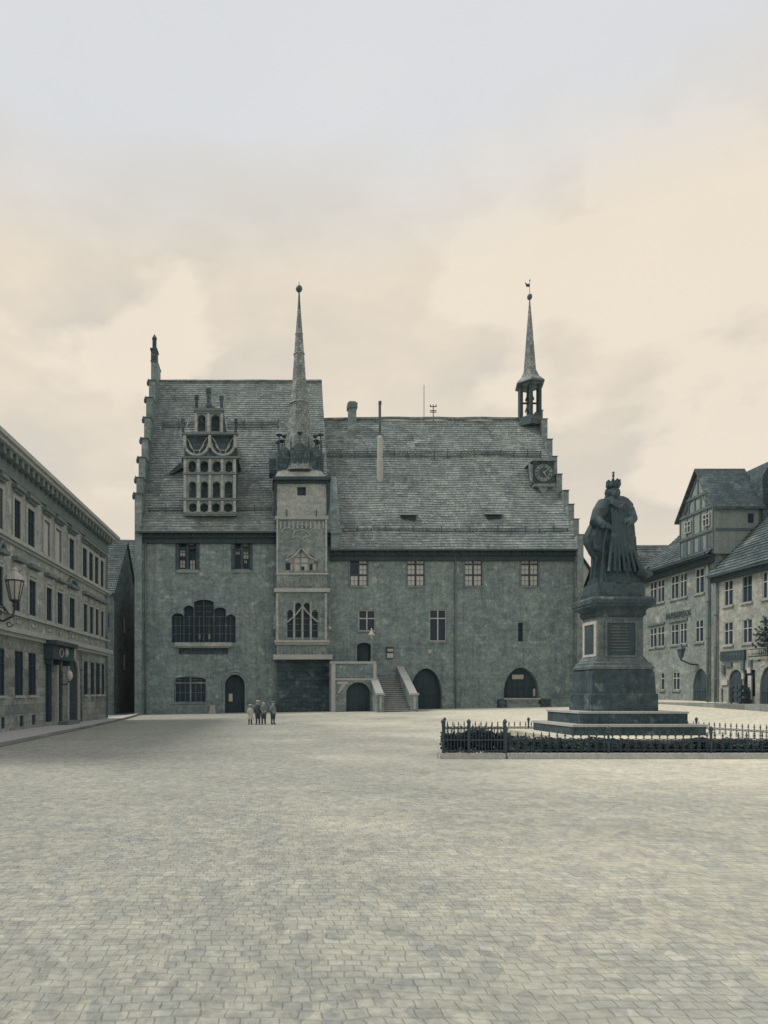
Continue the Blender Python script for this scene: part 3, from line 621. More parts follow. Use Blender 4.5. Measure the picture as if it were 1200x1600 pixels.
for sg in (-1, 1):
    for dx, dy in ((1.78, -1.5), (1.5, -.2)):
        t = MB(); x = SX+sg*dx; y = SY+dy; t.tube([(x, y, 20.8), (x, y, 23.9)], .045, 6); t.lathe((x, y, 23.75), [(.03, 0), (.24, .12), (.28, .2), (.06, .3)], 7); t.build('iron_finial', 'iron', sp)
# rubble masonry carrying the oriel, the shade below it put into the dark colour
q = MB(); q.fb(T, ox(434), ox(516), -1, oz(1031), .001, .62)
for k in range(60):
    u = random.uniform(ox(434), ox(512)); z = random.uniform(.1, oz(1040)); q.fb(T, u, u+random.uniform(.2, .6), z, z+random.uniform(.12, .3), .6, .62+random.uniform(.02, .07))
q.build('oriel_base', 'hall_dark_stone', TH)
# ---------------------------------------------------------------- perron: landing and steps
LN = Frame(0, 52.7, 1, 0, (0, -1)); lx = lambda p: (p-420)*.0527; lz = lambda p: H+(1082-p)*.0527
gb = .2
q = MB(); ah = [(lx(541), lx(579), -1, lz(1066))]; walled(q, LN, lx(518), lx(589), -1, lz(1037), ah, .5)
spandrel(q, LN, ah[0][0], ah[0][1], lz(1084), lz(1066), .5)
q.poly([(lx(518), 52.7, -1), (lx(518), D-.6, -1), (lx(518), D-.6, lz(1037)), (lx(518), 52.7, lz(1037))])
q.box(lx(518)+.01, lx(589)-.01, 53.25, D-.02, -1, 3.1); PR = q.build('perron', 'oriel_stone', TH)
q = MB(); q.fb(LN, lx(516), lx(587), lz(1037), lz(1033.5), -.4, .1); q.build('coping', 'light_stone', PR)
q = MB(); q.fb(LN, lx(518), lx(524), -.3, lz(1037.2), .001, .08); q.fb(LN, lx(583), lx(588), lz(1060), lz(1037.2), .001, .06); q.fb(LN, lx(524), lx(590), lz(1063), lz(1060), .001, .07)
q.fb(LN, lx(526), lx(544), lz(1069), lz(1065), .001, .09); q.prism([LN.p(lx(534), lz(1069), .001), LN.p(lx(541), lz(1069), .001), LN.p(lx(530), lz(1083), .001), LN.p(lx(527), lz(1083), .001)], LN.n*.07)
q.build('stone_dressing', 'light_stone', PR)
q = MB(); q.fb(LN, lx(526), lx(551), lz(1058.5), lz(1039), .001, .03); q.fb(LN, lx(553), lx(579), lz(1058.5), lz(1039), .001, .03); q.build('relief_panel', 'hall_plaster', PR)
q = MB(); q.fprism(LN, arch_pts(lx(541), lx(579), -.5, lz(1084), lz(1066)), -.54, -.46); q.build('cellar_door', 'dark_wood', PR)
NS = 17; q = MB(); sx0, sx1 = 8.95, 11.15; ztop = 3.1; zb = .27; ys0 = 50.05
for k in range(NS):
    y0 = ys0+k*.295; z1 = zb+(ztop-zb)*(k+1)/NS; q.box(sx0, sx1, y0+.03, D-.01, z1-.17 if k else -.3, z1-.045)
q.build('stair_risers', 'house_plaster', PR)
q = MB()
for k in range(NS):
    y0 = ys0+k*.295; z1 = zb+(ztop-zb)*(k+1)/NS; q.box(sx0-.001, sx1+.001, y0-.02, y0+.33, z1-.05, z1)
q.build('stair_treads', 'light_stone', PR)
for xa, xb, nm in ((8.5, 8.95, 0), (11.15, 11.6, 1)):
    q = MB(); q.prism([(xa, 50.3, -.3), (xa, 50.3, 1.62), (xa, 55.45, 3.95), (xa, 55.45, -.3)], (xb-xa, 0, 0)); w_ = q.build('parapet', 'oriel_stone', PR)
    q = MB(); q.prism([(xa-.08, 50.25, 1.62), (xa-.08, 55.47, 3.96), (xa-.08, 55.47, 4.12), (xa-.08, 50.25, 1.78)], (xb-xa+.16, 0, 0)); q.build('coping', 'light_stone', w_)
    q = MB(); q.box(xa-.03, xb+.03, 49.85, 50.3, -.3, 1.62); q.build('newel_post', 'oriel_stone', PR)
    q = MB(); q.box(xa-.1, xb+.1, 49.78, 50.35, 1.62, 1.78); q.build('coping', 'light_stone', PR)
q = MB(); q.box(8.62, 8.78, 49.82, 49.85, .5, 1.5); q.box(11.27, 11.43, 49.82, 49.85, .5, 1.5); q.build('newel_panel', 'light_stone', PR)
# lamp on the perron
LP = thing('lamp_post', 'thin lamp post with white conical shade standing on the perron parapet', 'lamp', (8.5, 52.95, lz(1033.5)))
q = MB(); q.tube([(8.5, 52.95, lz(1033.5)), (8.5, 52.95, lz(994))], .035, 8); q.lathe((8.5, 52.95, lz(1033.5)), [(.1, 0), (.1, .08), (.04, .2)], 8); q.build('post', 'oriel_stone', LP)
q = MB(); q.lathe((8.5, 52.95, lz(994)), [(.08, 0), (.3, .12), (.3, .16), (.14, .34), (.07, .48), (.05, .68)], 12); q.build('shade', 'opal', LP, True)
q = MB(); q.lathe((8.5, 52.95, lz(994)-.18), [(.05, 0), (.1, .06), (.08, .18)], 8); q.build('lamp_glass', 'opal', LP, True)
# notice board, plaques
q = MB(); q.fb(T, tx(603), tx(615), tz(1029), tz(1011), .001, .12); nb = q.build('notice_board', 'dark_wood', TH)
q = MB(); q.fb(T, tx(604), tx(614), tz(1028), tz(1021), .12, .14); q.build('notice', 'paper', nb)
q = MB(); q.fb(T, tx(605), tx(614), tz(1018), tz(1014), .12, .14); q.build('notice', 'faded_letter', nb)
q = MB(); q.fb(T, tx(668.5), tx(673.5), tz(1021), tz(1015), .001, .1); q.build('plaque', 'faded_letter', TH)
q = MB(); q.fb(T, tx(617), tx(621.5), tz(970), tz(962), .001, .05); q.build('plaque', 'oriel_stone', TH)
# chimney, stove pipe, masts, roof hatches
q = MB(); q.box(7.75, 8.5, 62.1, 62.8, 25.6, 29.6); ch = q.build('chimney', 'oriel_stone', TH)
q = MB(); q.box(7.65, 8.6, 62.0, 62.9, 29.45, 29.95); q.box(7.8, 8.45, 62.2, 62.7, 29.95, 30.15); q.build('chimney_cap', 'left_shade_trim', ch)
q = MB(); q.lathe((10.3, 59.3, 0), [(.30, 21.0), (.30, 23.4), (.26, 23.45), (.25, 25.4), (.15, 25.6)], 12); sp_ = q.build('stove_pipe', 'light_stone', TH, False)
q = MB(); q.tube([(10.3, 59.3, 25.3), (10.28, 59.3, 28.75)], .12, 10); q.tube([(10.3, 59.3, 28.5), (10.3, 59.3, 28.8)], .15, 10); q.build('pipe_top', 'dark_metal', sp_)
q = MB(); q.tube([((662.5-420)*.0634, 63.4, 28.7), ((662.5-420)*.0634, 63.4, 32.3)], .03, 6); q.build('lightning_rod', 'iron', TH)
mx = (677-420)*.0634; q = MB(); q.tube([(mx, 63.4, 28.7), (mx, 63.4, 30.35)], .045, 6)
for z, a in ((30.15, .28), (29.6, -.1), (29.75, .22)): q.box(mx-.32, mx+.32, 63.36, 63.44, z-.03, z+.03)
for dx in (-.28, .28): q.lathe((mx+dx, 63.4, 30.15), [(.05, 0), (.07, .08), (.03, .2)], 6)
q.build('insulator_mast', 'iron', TH)
for c, y in ((637.5, 816), (770, 815)):
    yy = yroof(y, MZE, MSL); x = (c-420)*yy/1000; z = MZE+MSL*(yy-D)
    q = MB(); q.box(x-.66, x+.66, yy-.28, yy+.9, z-.25, z+.52); dd = q.build('roof_hatch', 'dark_wood', rm)
    q = MB(); q.prism([(x-.8, yy-.5, z+.50), (x-.8, yy-.5, z+.58), (x-.8, yy+1.3, z+1.25), (x-.8, yy+1.3, z+1.15)], (1.6, 0, 0)); q.build('hatch_roof', 'hall_roof', dd)
    q = MB()
    for j in range(3): q.box(x-.5+j*.36, x-.22+j*.36, yy-.31, yy-.28, z, z+.42)
    q.build('hatch_slats', 'glass_dark', dd)
# clock dormer
CX, CY = (849-420)*.0583, 58.3; cz = H+(1082-739)*.0583
q = MB(); q.box(CX-.95, CX+1.0, CY, CY+3.2, cz-1.0, cz+1.05); CK = q.build('clock_dormer', 'hall_dark_stone', TH)
q = MB(); q.box(CX-1.1, CX+1.15, CY-.2, CY+2.6, cz+1.055, cz+1.3); q.box(CX-.9, CX+.95, CY-.12, CY+.3, cz-1.25, cz-1.0); q.prism([(CX-.5, CY, cz-1.25), (CX+.5, CY, cz-1.25), (CX+.02, CY+.1, cz-2.0)], (0, .8, 0))
q.prism([(CX-1.25, CY-.02, cz+.9), (CX-.97, CY-.02, cz+.7), (CX-.97, CY-.02, cz-.9), (CX-1.1, CY-.02, cz-.7)], (0, .3, 0)); q.build('dormer_moulding', 'oriel_stone', CK)
ringv = MB(); N = 40
for k in range(N):
    a0, a1 = 2*math.pi*k/N, 2*math.pi*(k+1)/N
    def rp(r, a, y): return Vector((CX+r*math.sin(a), y, cz+r*math.cos(a)))
    ringv.hexa([rp(.48, a0, CY-.02), rp(.48, a1, CY-.02), rp(.48, a1, CY-.07), rp(.48, a0, CY-.07), rp(.8, a0, CY-.02), rp(.8, a1, CY-.02), rp(.8, a1, CY-.07), rp(.8, a0, CY-.07)])
ringv.build('clock_dial', 'right_plaster', CK)
q = MB(); q.lathe((0, 0, 0), [(.47, -.01), (.47, .01)], 24); 
for v in q.v: v.x, v.y, v.z = CX+v.x, CY-.02+v.z, cz+v.y
q.build('clock_centre', 'dark_metal', CK)
rom = ['XII', 'I', 'II', 'III', 'IIII', 'V', 'VI', 'VII', 'VIII', 'IX', 'X', 'XI']
def text(body, size, mtx, m, name, parent=None, ext=.01, align='CENTER'):
    cu = bpy.data.curves.new(name, 'FONT'); cu.body = body; cu.size = size; cu.extrude = ext; cu.align_x = align; cu.align_y = 'CENTER'
    ob = bpy.data.objects.new(name, cu); COL.objects.link(ob)
    dg = bpy.context.evaluated_depsgraph_get(); me = bpy.data.meshes.new_from_object(ob.evaluated_get(dg)); bpy.data.objects.remove(ob)
    me.transform(mtx); root = parent
    while root is not None and root.parent is not None: root = root.parent
    if root is not None: me.transform(Matrix.Translation(-ORG[root.name]))
    me.materials.clear(); me.materials.append(MATS[m]); o = bpy.data.objects.new(name, me); COL.objects.link(o)
    if parent is not None: o.parent = parent
    return o
for k, r in enumerate(rom):
    a = 2*math.pi*k/12
    M = Matrix.Translation((CX+.64*math.sin(a), CY-.08, cz+.64*math.cos(a))) @ Matrix.Rotation(math.pi/2, 4, 'X') @ Matrix.Rotation(-a, 4, 'Z') @ Matrix.Diagonal((.72, 1, 1, 1))
    text(r, .3, M, 'letter_dark', 'numeral', CK)
q = MB()
for a, l, w_ in ((math.radians(52), .62, .045), (math.radians(150), .44, .06)):
    q.tube([(CX-.1*math.sin(a), CY-.12, cz-.1*math.cos(a)), (CX+l*math.sin(a), CY-.12, cz+l*math.cos(a))], [w_, w_*.5], 6)
q.ball((CX, CY-.1, cz), .07, 8, 5); q.build('clock_hands', 'light_stone', CK)
# bell turret
BX, BY = 25.8, 63.3
q = MB(); q.lathe((BX, BY, 0), [(1.25, 28.0), (1.2, 28.75), (1.1, 28.9)], 6, .25); BT = q.build('bell_turret', 'dark_slate', TH)
for k in range(6):
    a = 2*math.pi*(k+.25)/6; x, y = BX+.98*math.cos(a), BY+.98*math.sin(a); q = MB(); q.box(x-.14, x+.14, y-.14, y+.14, 28.5, 32.25); q.build('turret_post', 'dark_wood', BT)
q = MB(); q.lathe((BX, BY, 0), [(1.05, 32.0), (1.42, 32.25), (1.42, 32.35), (.95, 32.85), (.62, 33.6), (.56, 34.4), (.28, 38.0), (.05, 40.7)], 6, .25); tr = q.build('turret_spire', 'spire_slate', BT)
q = MB(); q.lathe((BX, BY, 0), [(1.43, 32.1), (1.48, 32.2), (1.44, 32.33)], 6, .25); q.build('turret_eaves', 'dark_metal', BT)
q = MB(); q.ball((BX, BY, 40.95), .25, 10, 7, (1, 1, 1.2)); q.build('turret_ball', 'dark_metal', tr)
q = MB(); q.tube([(BX, BY, 41.1), (BX, BY, 42.6)], .025, 5); q.box(BX-.32, BX-.02, BY-.015, BY+.015, 41.95, 42.25); q.prism([(BX-.32, BY-.015, 41.95), (BX-.32, BY-.015, 42.3), (BX-.48, BY-.015, 42.4)], (0, .03, 0)); q.ball((BX+.02, BY, 42.6), .07, 6, 5); q.build('weather_vane', 'iron', tr)
for z, r in ((30.9, .42), (29.75, .3)):
    q = MB(); q.lathe((BX, BY, z-.1), [(r*1.05, -.02), (r, .06), (r*.75, .35), (r*.6, .75), (r*.4, .95), (.05, 1.0)], 12); q.build('bell', 'bronze', BT, True)
q = MB(); q.box(BX-.16, BX+.16, BY-.16, BY+.16, 28.8, 32.3); q.box(BX-.95, BX+.95, BY-.06, BY+.06, 30.35, 30.5); q.tube([(BX-.5, BY-.3, 30.5), (BX-.4, BY-.3, 31.0)], .05, 5); q.tube([(BX-.55, BY-.3, 29.4), (BX-.4, BY-.3, 29.9)], .06, 5); q.build('bell_frame', 'dark_wood', BT)
# ---------------------------------------------------------------- left building
A = Frame(-11.6, 27.7, .0255, 1, (1, 0))
LB = thing('office_building', 'long pale three storey building with heavy cornice on the left side of the square', 'building', (-12.5, 31, 0))
ZC, Z2, Z1 = 12.35, 8.62, 4.55
uE = A.u_at(167.5); uS = -9.5
top = [(-2, 3), (21, 31), (42, 53), (68, 77), (86, 95), (107, 115), (128, 135), (138, 144.5), (147, 153), (156, 161)]
mid = [(-4, 3), (21, 30), (44, 55), (71, 80), (88, 97), (107, 116), (129, 135.5), (139, 145), (148, 153), (156.5, 161)]
gnd = [(-6, 7), (23, 36), (44.5, 56), (131, 137), (141.5, 147), (150, 156), (159, 163)]
hs = []
U = A.u_at
tr_ = [(U(a), U(b), 8.88, 10.65) for a, b in top]; mr_ = [(U(a), U(b), 5.55, 7.25) for a, b in mid]; gr_ = [(U(a), U(b), 1.7, 3.75) for a, b in gnd]
q = MB(); walled(q, A, uS, uE, Z1, ZC-.2, tr_+mr_, .35)
b0 = A.p(uE, 0); b1 = A.p(uE, 0, -14)
q.poly([A.p(uE, -1), A.p(uE, -1, -14), A.p(uE, ZC-.2, -14), A.p(uE, ZC-.2)]); q.poly([A.p(uS, -1), A.p(uS, -1, -14), A.p(uS, ZC-.2, -14), A.p(uS, ZC-.2)])
q.build('wall', 'left_plaster', LB)
dr = (U(105.5), U(121), -.6, 3.75); sh = (U(71), U(82), 0.3, 3.35); sd = (U(87), U(98), -.6, 3.35)
bas = [(U(a), U(b), .25, .75) for a, b in ((2, 8), (31, 37), (50, 56))]
q = MB(); walled(q, A, uS, uE, -1, Z1-.001, gr_+[dr, sh, sd]+bas, .4); spandrel(q, A, dr[0], dr[1], 2.9, 3.75, .4, -.3)
q.build('wall', 'left_ashlar', LB)
q = MB(); q.fb(A, uS-.3, uE+.3, ZC-.2, ZC-.06, -14, .15); q.fb(A, uS-.4, uE+.55, ZC-.05, ZC+.12, -14.3, .62); q.fb(A, uS-.45, uE+.62, ZC+.121, ZC+.32, -14.3, .75); q.build('cornice', 'left_trim', LB)
q = MB()
for k in range(int((uE-uS)/.62)): q.fb(A, uS+k*.62, uS+k*.62+.26, ZC-.42, ZC-.055, .151, .5)
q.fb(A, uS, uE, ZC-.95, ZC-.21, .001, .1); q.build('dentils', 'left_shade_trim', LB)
q = MB(); q.prism([A.p(uS, ZC+.33, .6), A.p(uS, ZC+1.6, -7), A.p(uS, ZC+.33, -14.2)], A.u*(uE-uS+.5)); q.build('roof', 'dark_slate', LB)
q = MB(); q.fb(A, uS, uE+.12, Z2-.02, Z2+.16, .001, .26); q.fb(A, uS, uE+.05, Z2-.14, Z2-.021, .001, .12)
q.fb(A, uS, uE+.2, Z1-.05, Z1+.2, .001, .34); q.fb(A, uS, uE+.1, Z1-.22, Z1-.051, .001, .18); q.fb(A, uS, uE+.08, 5.32, 5.44, .001, .18)
q.build('string_course', 'left_trim', LB)
for i, h in enumerate(tr_):
    w = window(A, LB, h[0], h[1], h[2], h[3], .05, 1 if i in (3, 4) else 2, () if i in (3, 4) else (.68,), 'opal' if i in (3, 4) else 'glass_dark', 'left_shade_trim' if i in (3, 4) else 'dark_wood', .04, None)
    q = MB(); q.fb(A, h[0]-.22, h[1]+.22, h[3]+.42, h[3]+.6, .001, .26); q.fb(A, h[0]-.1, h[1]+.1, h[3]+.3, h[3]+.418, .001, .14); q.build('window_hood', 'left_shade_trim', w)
    q = MB(); q.fb(A, h[0]-.18, h[0]-.003, h[2], h[3]+.15, .001, .06); q.fb(A, h[1]+.003, h[1]+.18, h[2], h[3]+.15, .001, .06); q.fb(A, h[0], h[1], h[3]+.003, h[3]+.15, .001, .06); q.build('window_surround', 'left_trim', w)
for i, h in enumerate(mr_):
    w = window(A, LB, h[0], h[1], h[2], h[3], .05, 2, (.68,), 'glass_dark', 'dark_wood', .04, 'left_trim')
    q = MB()
    if i in (5,) or i == 0:
        c = (h[0]+h[1])/2; q.tube([A.p(c+(h[1]-h[0])*.75*math.cos(t), h[3]+.62+.45*math.sin(t), .12) for t in [math.pi*k/8 for k in range(9)]], .1, 6)
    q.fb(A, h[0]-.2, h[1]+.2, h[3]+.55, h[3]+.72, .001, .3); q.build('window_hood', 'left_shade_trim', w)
    q = MB(); q.fb(A, h[0]-.14, h[0]-.003, h[2]-.12, h[3]+.2, .001, .07); q.fb(A, h[1]+.003, h[1]+.14, h[2]-.12, h[3]+.2, .001, .07); q.fb(A, h[0], h[1], h[3]+.003, h[3]+.1, .001, .09)
    q.fb(A, h[0], h[1], h[3]+.2, h[3]+.5, .001, .05); q.build('window_surround', 'left_trim', w)
    q = MB(); c = (h[0]+h[1])/2; hw = (h[1]-h[0])/2
    for (a, b, z0, z1) in ((c-hw, c+hw, 5.22, 5.28), (c-hw, c+hw, 4.84, 4.9), (c-hw, c-hw+.07, 4.9, 5.22), (c+hw-.07, c+hw, 4.9, 5.22)): q.fb(A, a, b, z0, z1, .001, .06)
    q.fb(A, c-hw*.4, c+hw*.4, 4.98, 5.14, .001, .08); q.build('apron_panel', 'left_trim', w)
for h in gr_: window(A, LB, h[0], h[1], h[2], h[3], .06, 2, (.68,), 'glass_dark', 'dark_wood', .04, 'left_trim')
for h in bas:
    q = MB(); q.fb(A, h[0], h[1], h[2], h[3], -.2, -.05); q.build('cellar_window', 'glass_dark', LB)
door(A, LB, dr[0], dr[1], -.4, 2.9, 3.75, .07); hood(A, dr[0]-.05, dr[1]+.05, 0, 2.9, 3.8, .09, 'left_trim', LB)
q = MB(); q.fb(A, (dr[0]+dr[1])/2-.15, (dr[0]+dr[1])/2+.15, 3.8, 4.3, .001, .15); q.build('keystone', 'left_trim', LB)
q = MB(); q.fb(A, sh[0], sh[1], sh[2], sh[3], -.15, -.06); q.fb(A, sh[0], sh[1], 1.8, 1.9, -.06, -.01); q.fb(A, (sh[0]+sh[1])/2-.04, (sh[0]+sh[1])/2+.04, sh[2], sh[3], -.06, -.02); q.build('shop_window', 'glass_dark', LB)
door(A, LB, sd[0], sd[1], -.3, 2.9, 3.35, .07)
q = MB(); q.fb(A, U(68), U(102), 3.55, 4.28, .001, .5); q.fb(A, U(67), U(103), 4.28, 4.5, .001, .7)
for p in (70, 84, 99): q.fb(A, U(p)-.08, U(p)+.08, 3.3, 3.55, .001, .4)
sgn = q.build('shop_fascia', 'dark_wood', LB)
q = MB(); c = U(84.5)
q.tube([A.p(c-.35+.28*math.cos(t), 3.92+.22*math.sin(t), .52) for t in [j*math.pi/5 for j in range(10)]], .03, 5, True); q.lathe(A.p(c+.3, 3.72, .55), [(.05, 0), (.14, .15), (.1, .4), (.03, .5)], 8); q.build('fascia_ornament', 'left_trim', sgn)
q = MB(); q.fb(A, U(85.0), U(87.2), -.3, 3.3, .001, .16); q.build('shop_pillar', 'left_trim', LB)
pipe(A, U(162.8)+.25, .1, ZC-1.2, LB, .06, .14, False); pipe(A, U(124.5), .1, Z1-.3, LB, .05, .12, False)
q = MB(); q.fb(A, U(86), U(106), -.3, .28, .11, .7); q.build('doorstep', 'left_shade_trim', LB)
sg2 = thing('hanging_lamp', 'small white globe lamp on a bracket beside the shop door', 'lamp', A.p(U(92.5), 2.6, .12))
q = MB(); q.ball(A.p(U(92.5), 2.75, .55), .2, 10, 7, (1, 1, 1.5)); q.build('globe', 'opal', sg2, True)
q = MB(); q.tube([A.p(U(92.5), 2.3, .1), A.p(U(92.5), 2.25, .4), A.p(U(92.5), 2.48, .55)], .035, 6); q.build('bracket', 'iron', sg2)
# pavement along it
q = MB(); ys = lin(10, 57, 24)
def kx(y): return -.42*y*0+(-8.55 if y < 40 else -8.55-(y-40)*.12)
def kerbx(y):      # kerb line read off the photograph: rows 1166 at the left edge to 1118 at px 207
    return -9.15-.035*(y-21.5)-.0016*max(0, y-30)**2*.9
for a, b in zip(ys[:-1], ys[1:]):
    fa = A.o.x+(a-A.o.y)*.0255-.3; fbx = A.o.x+(b-A.o.y)*.0255-.3
    q.hexa([(fa, a, -.6), (kerbx(a), a, -.6), (kerbx(b), b, -.6), (fbx, b, -.6), (fa, a, gz(fa, a)+.14), (kerbx(a), a, gz(kerbx(a), a)+.13), (kerbx(b), b, gz(kerbx(b), b)+.13), (fbx, b, gz(fbx, b)+.14)])
sw = q.build('pavement', 'pale_slabs'); sw['kind'] = 'structure'
q = MB()
for a, b in zip(ys[:-1], ys[1:]):
    q.hexa([(kerbx(a)+.002, a, -.6), (kerbx(a)+.16, a, -.6), (kerbx(b)+.16, b, -.6), (kerbx(b)+.002, b, -.6), (kerbx(a)+.002, a, gz(kerbx(a), a)+.125), (kerbx(a)+.16, a, gz(kerbx(a), a)+.12), (kerbx(b)+.16, b, gz(kerbx(b), b)+.12), (kerbx(b)+.002, b, gz(kerbx(b), b)+.125)])
kb = q.build('kerb', 'kerb_stone'); kb['kind'] = 'structure'
# big bracket lantern
LT = thing('wall_lantern', 'ornate glass street lantern with white cap on a scrolled iron bracket at the left edge', 'lantern', (-11.6, 27.0, 4.9))
c = Vector((-10.72, 27.0, 0))
q = MB(); q.lathe(c, [(.42, 6.55), (.40, 6.72), (.2, 6.86), (.12, 6.95), (.16, 7.0), (.05, 7.12)], 8, .5); q.build('cap', 'opal', LT)
q = MB()
for k in range(8):
    a = 2*math.pi*(k+.5)/8; q.tube([c+Vector((.2*math.cos(a), .2*math.sin(a), 5.72)), c+Vector((.37*math.cos(a), .37*math.sin(a), 6.55))], .02, 5)
q.lathe(c, [(.38, 6.5), (.38, 6.56)], 8, .5); q.lathe(c, [(.04, 5.4), (.1, 5.5), (.06, 5.6), (.22, 5.7), (.22, 5.74)], 8, .5); q.build('cage', 'iron', LT)
q = MB(); q.lathe(c, [(.18, 5.75), (.35, 6.5)], 8, .5); q.build('glass', 'faded_letter', LT)
q = MB(); q.tube([Vector((-11.6, 27, 4.9)), Vector((-11.2, 27, 4.85)), Vector((-10.8, 27, 5.05)), c+Vector((0, 0, 5.4))], .05, 8)
q.tube([Vector((-11.35+.22*math.cos(t)*(1-t/9), 27, 5.25+.22*math.sin(t)*(1-t/9))) for t in [k*.6 for k in range(14)]], .03, 6)
q.tube([Vector((-11.6, 27, 5.9)), Vector((-11.3, 27, 5.6)), Vector((-11.0, 27, 5.2))], .035, 6)
q.tube([Vector((-10.95+.15*math.cos(-t)*(1-t/9), 27, 4.72+.15*math.sin(-t)*(1-t/9))) for t in [k*.6 for k in range(12)]], .025, 6); q.build('bracket', 'iron', LT)
# ---------------------------------------------------------------- house in the alley
HB = thing('gabled_house', 'narrow dark house with tiled roof squeezed between the pale building and the town hall', 'house', (-17, 58, 0))
q = MB(); q.prism([(-23, 57, -1), (-23, 57, 10.8), (-23, 62.2, 16.1), (-23, 67.4, 10.8), (-23, 67.4, -1)], (9.2, 0, 0)); q.build('wall', 'house_plaster', HB)
stepped_roof('roof', -23.1, -13.65, 56.6, 10.6, 62.2, 16.45, .33, 'grey_tile', HB, .08)
q = MB(); q.box(-13.75, -13.55, 56.6, 56.8, 10.0, 10.6); q.build('bargeboard', 'dark_wood', HB)
for y0, z0 in ((60.5, 7.5), (60.5, 4), (63.5, 11.5)):
    q = MB(); q.box(-13.82, -13.77, y0, y0+.9, z0, z0+1.4); q.build('window', 'glass_dark', HB)
for x0, z0 in ((-16.5, 7.6), (-16.3, 4.4), (-15.0, 7.6)):
    q = MB(); q.box(x0, x0+.8, 56.96, 57.02, z0, z0+1.3); q.build('window', 'glass_dark', HB)
HB2 = thing('rear_house', 'low plain house with level ridge behind the alley beside the stepped gable', 'house', (-17, 74, 0))
q = MB(); q.prism([(-30, 70, -1), (-30, 70, 13), (-30, 75, 19.6), (-30, 80, 13), (-30, 80, -1)], (17.2, 0, 0)); q.build('wall', 'house_plaster', HB2)
stepped_roof('roof', -30, -12.6, 69.7, 12.8, 75, 19.75, .4, 'grey_tile', HB2, .08, both=False)
# ---------------------------------------------------------------- houses on the right
R = Frame(29.2, 0, 0, 1, (-1, 0))
RA = thing('inn', 'grey three storey inn with half timbered cross gable right of the monument', 'house', (30, 46, 1))
def ru(p): return R.u_at(p)
upA = [(1015, 1026), (1027, 1038), (1048, 1060), (1062, 1073), (1086, 1100)]; loA = [(1015, 1026), (1027, 1038), (1048, 1060), (1062, 1073), (1086, 1099)]
hA = [(ru(b), ru(a), 8.55, 10.25) for a, b in upA]+[(ru(b), ru(a), 5.25, 6.75) for a, b in loA]+[(ru(1038), ru(1032), 2.0, 3.3), (ru(1062), ru(1051), 2.0, 3.3), (ru(1106), ru(1083), -.5, 3.45)]
q = MB(); walled(q, R, 42.0, 49.9, -1, 11.2, hA, .35); spandrel(q, R, ru(1106), ru(1083), 2.1, 3.45, .35)
q.poly([(29.2, 42, -1), (41.5, 42, -1), (41.5, 42, 11.2), (35.4, 42, 17), (29.2, 42, 11.2)]); q.poly([(29.2, 49.9, -1), (41.5, 49.9, -1), (41.5, 49.9, 11.2), (35.4, 49.9, 17), (29.2, 49.9, 11.2)])
q.build('wall', 'right_plaster', RA)
for i, h in enumerate(hA[:-1]): window(R, RA, h[0], h[1], h[2], h[3], .08, 2 if i not in (10,) else 1, (.66,), 'glass_dark', 'window_white', .06, 'right_plaster')
q = MB()
for a, b, z0, z1 in ((1013, 1039, 8.45, 10.4), (1046, 1075, 8.45, 10.4), (1013, 1039, 5.15, 6.9), (1046, 1075, 5.15, 6.9)): q.fb(R, ru(b), ru(a), z1, z1+.14, .001, .1)
q.build('window_hood', 'left_shade_trim', RA)
d_ = hA[-1]; door(R, RA, d_[0], d_[1], -.2, 2.1, 3.45, .1)
# roof slopes (facing -x)
def roof_x(name, y0, y1, xe, ze, xr, zr, course, m, par, hip=0):
    mb = MB(); L = math.hypot(xr-xe, zr-ze); n = int(L/course); nn = max(2, int((y1-y0)/1.2)); nx_, nz_ = -(zr-ze)/L, (xr-xe)/L
    def pt(y, t, l):
        w = mnoise.noise(Vector((y*.3, t*4, ze)))*.08; return Vector((xe+(xr-xe)*t+nx_*(w+l), y, ze+(zr-ze)*t+nz_*(w+l)))
    for k in range(n):
        for i in range(nn):
            a = y0+(y1-y0)*i/nn; b = y0+(y1-y0)*(i+1)/nn
            mb.poly([pt(a, k/n, .045), pt(b, k/n, .045), pt(b, (k+1)/n, 0), pt(a, (k+1)/n, 0)]); mb.poly([pt(a, k/n, .045), pt(b, k/n, .045), pt(b, k/n, 0), pt(a, k/n, 0)])
    xb = 2*xr-xe; mb.poly([(xr, y0, zr), (xr, y1, zr), (xb, y1, ze), (xb, y0, ze)]); return mb.build(name, m, par)
roof_x('roof', 41.8, 50.1, 28.6, 10.9, 35.4, 17.1, .3, 'grey_tile', RA)
q = MB(); q.box(28.6, 29.2, 41.9, 50.0, 10.75, 10.9); q.box(28.5, 28.62, 41.9, 50.0, 10.85, 11.0); q.box(28.9, 29.198, 41.9, 50.0, 10.35, 10.74); q.build('cornice_dark_band', 'dark_wood', RA)
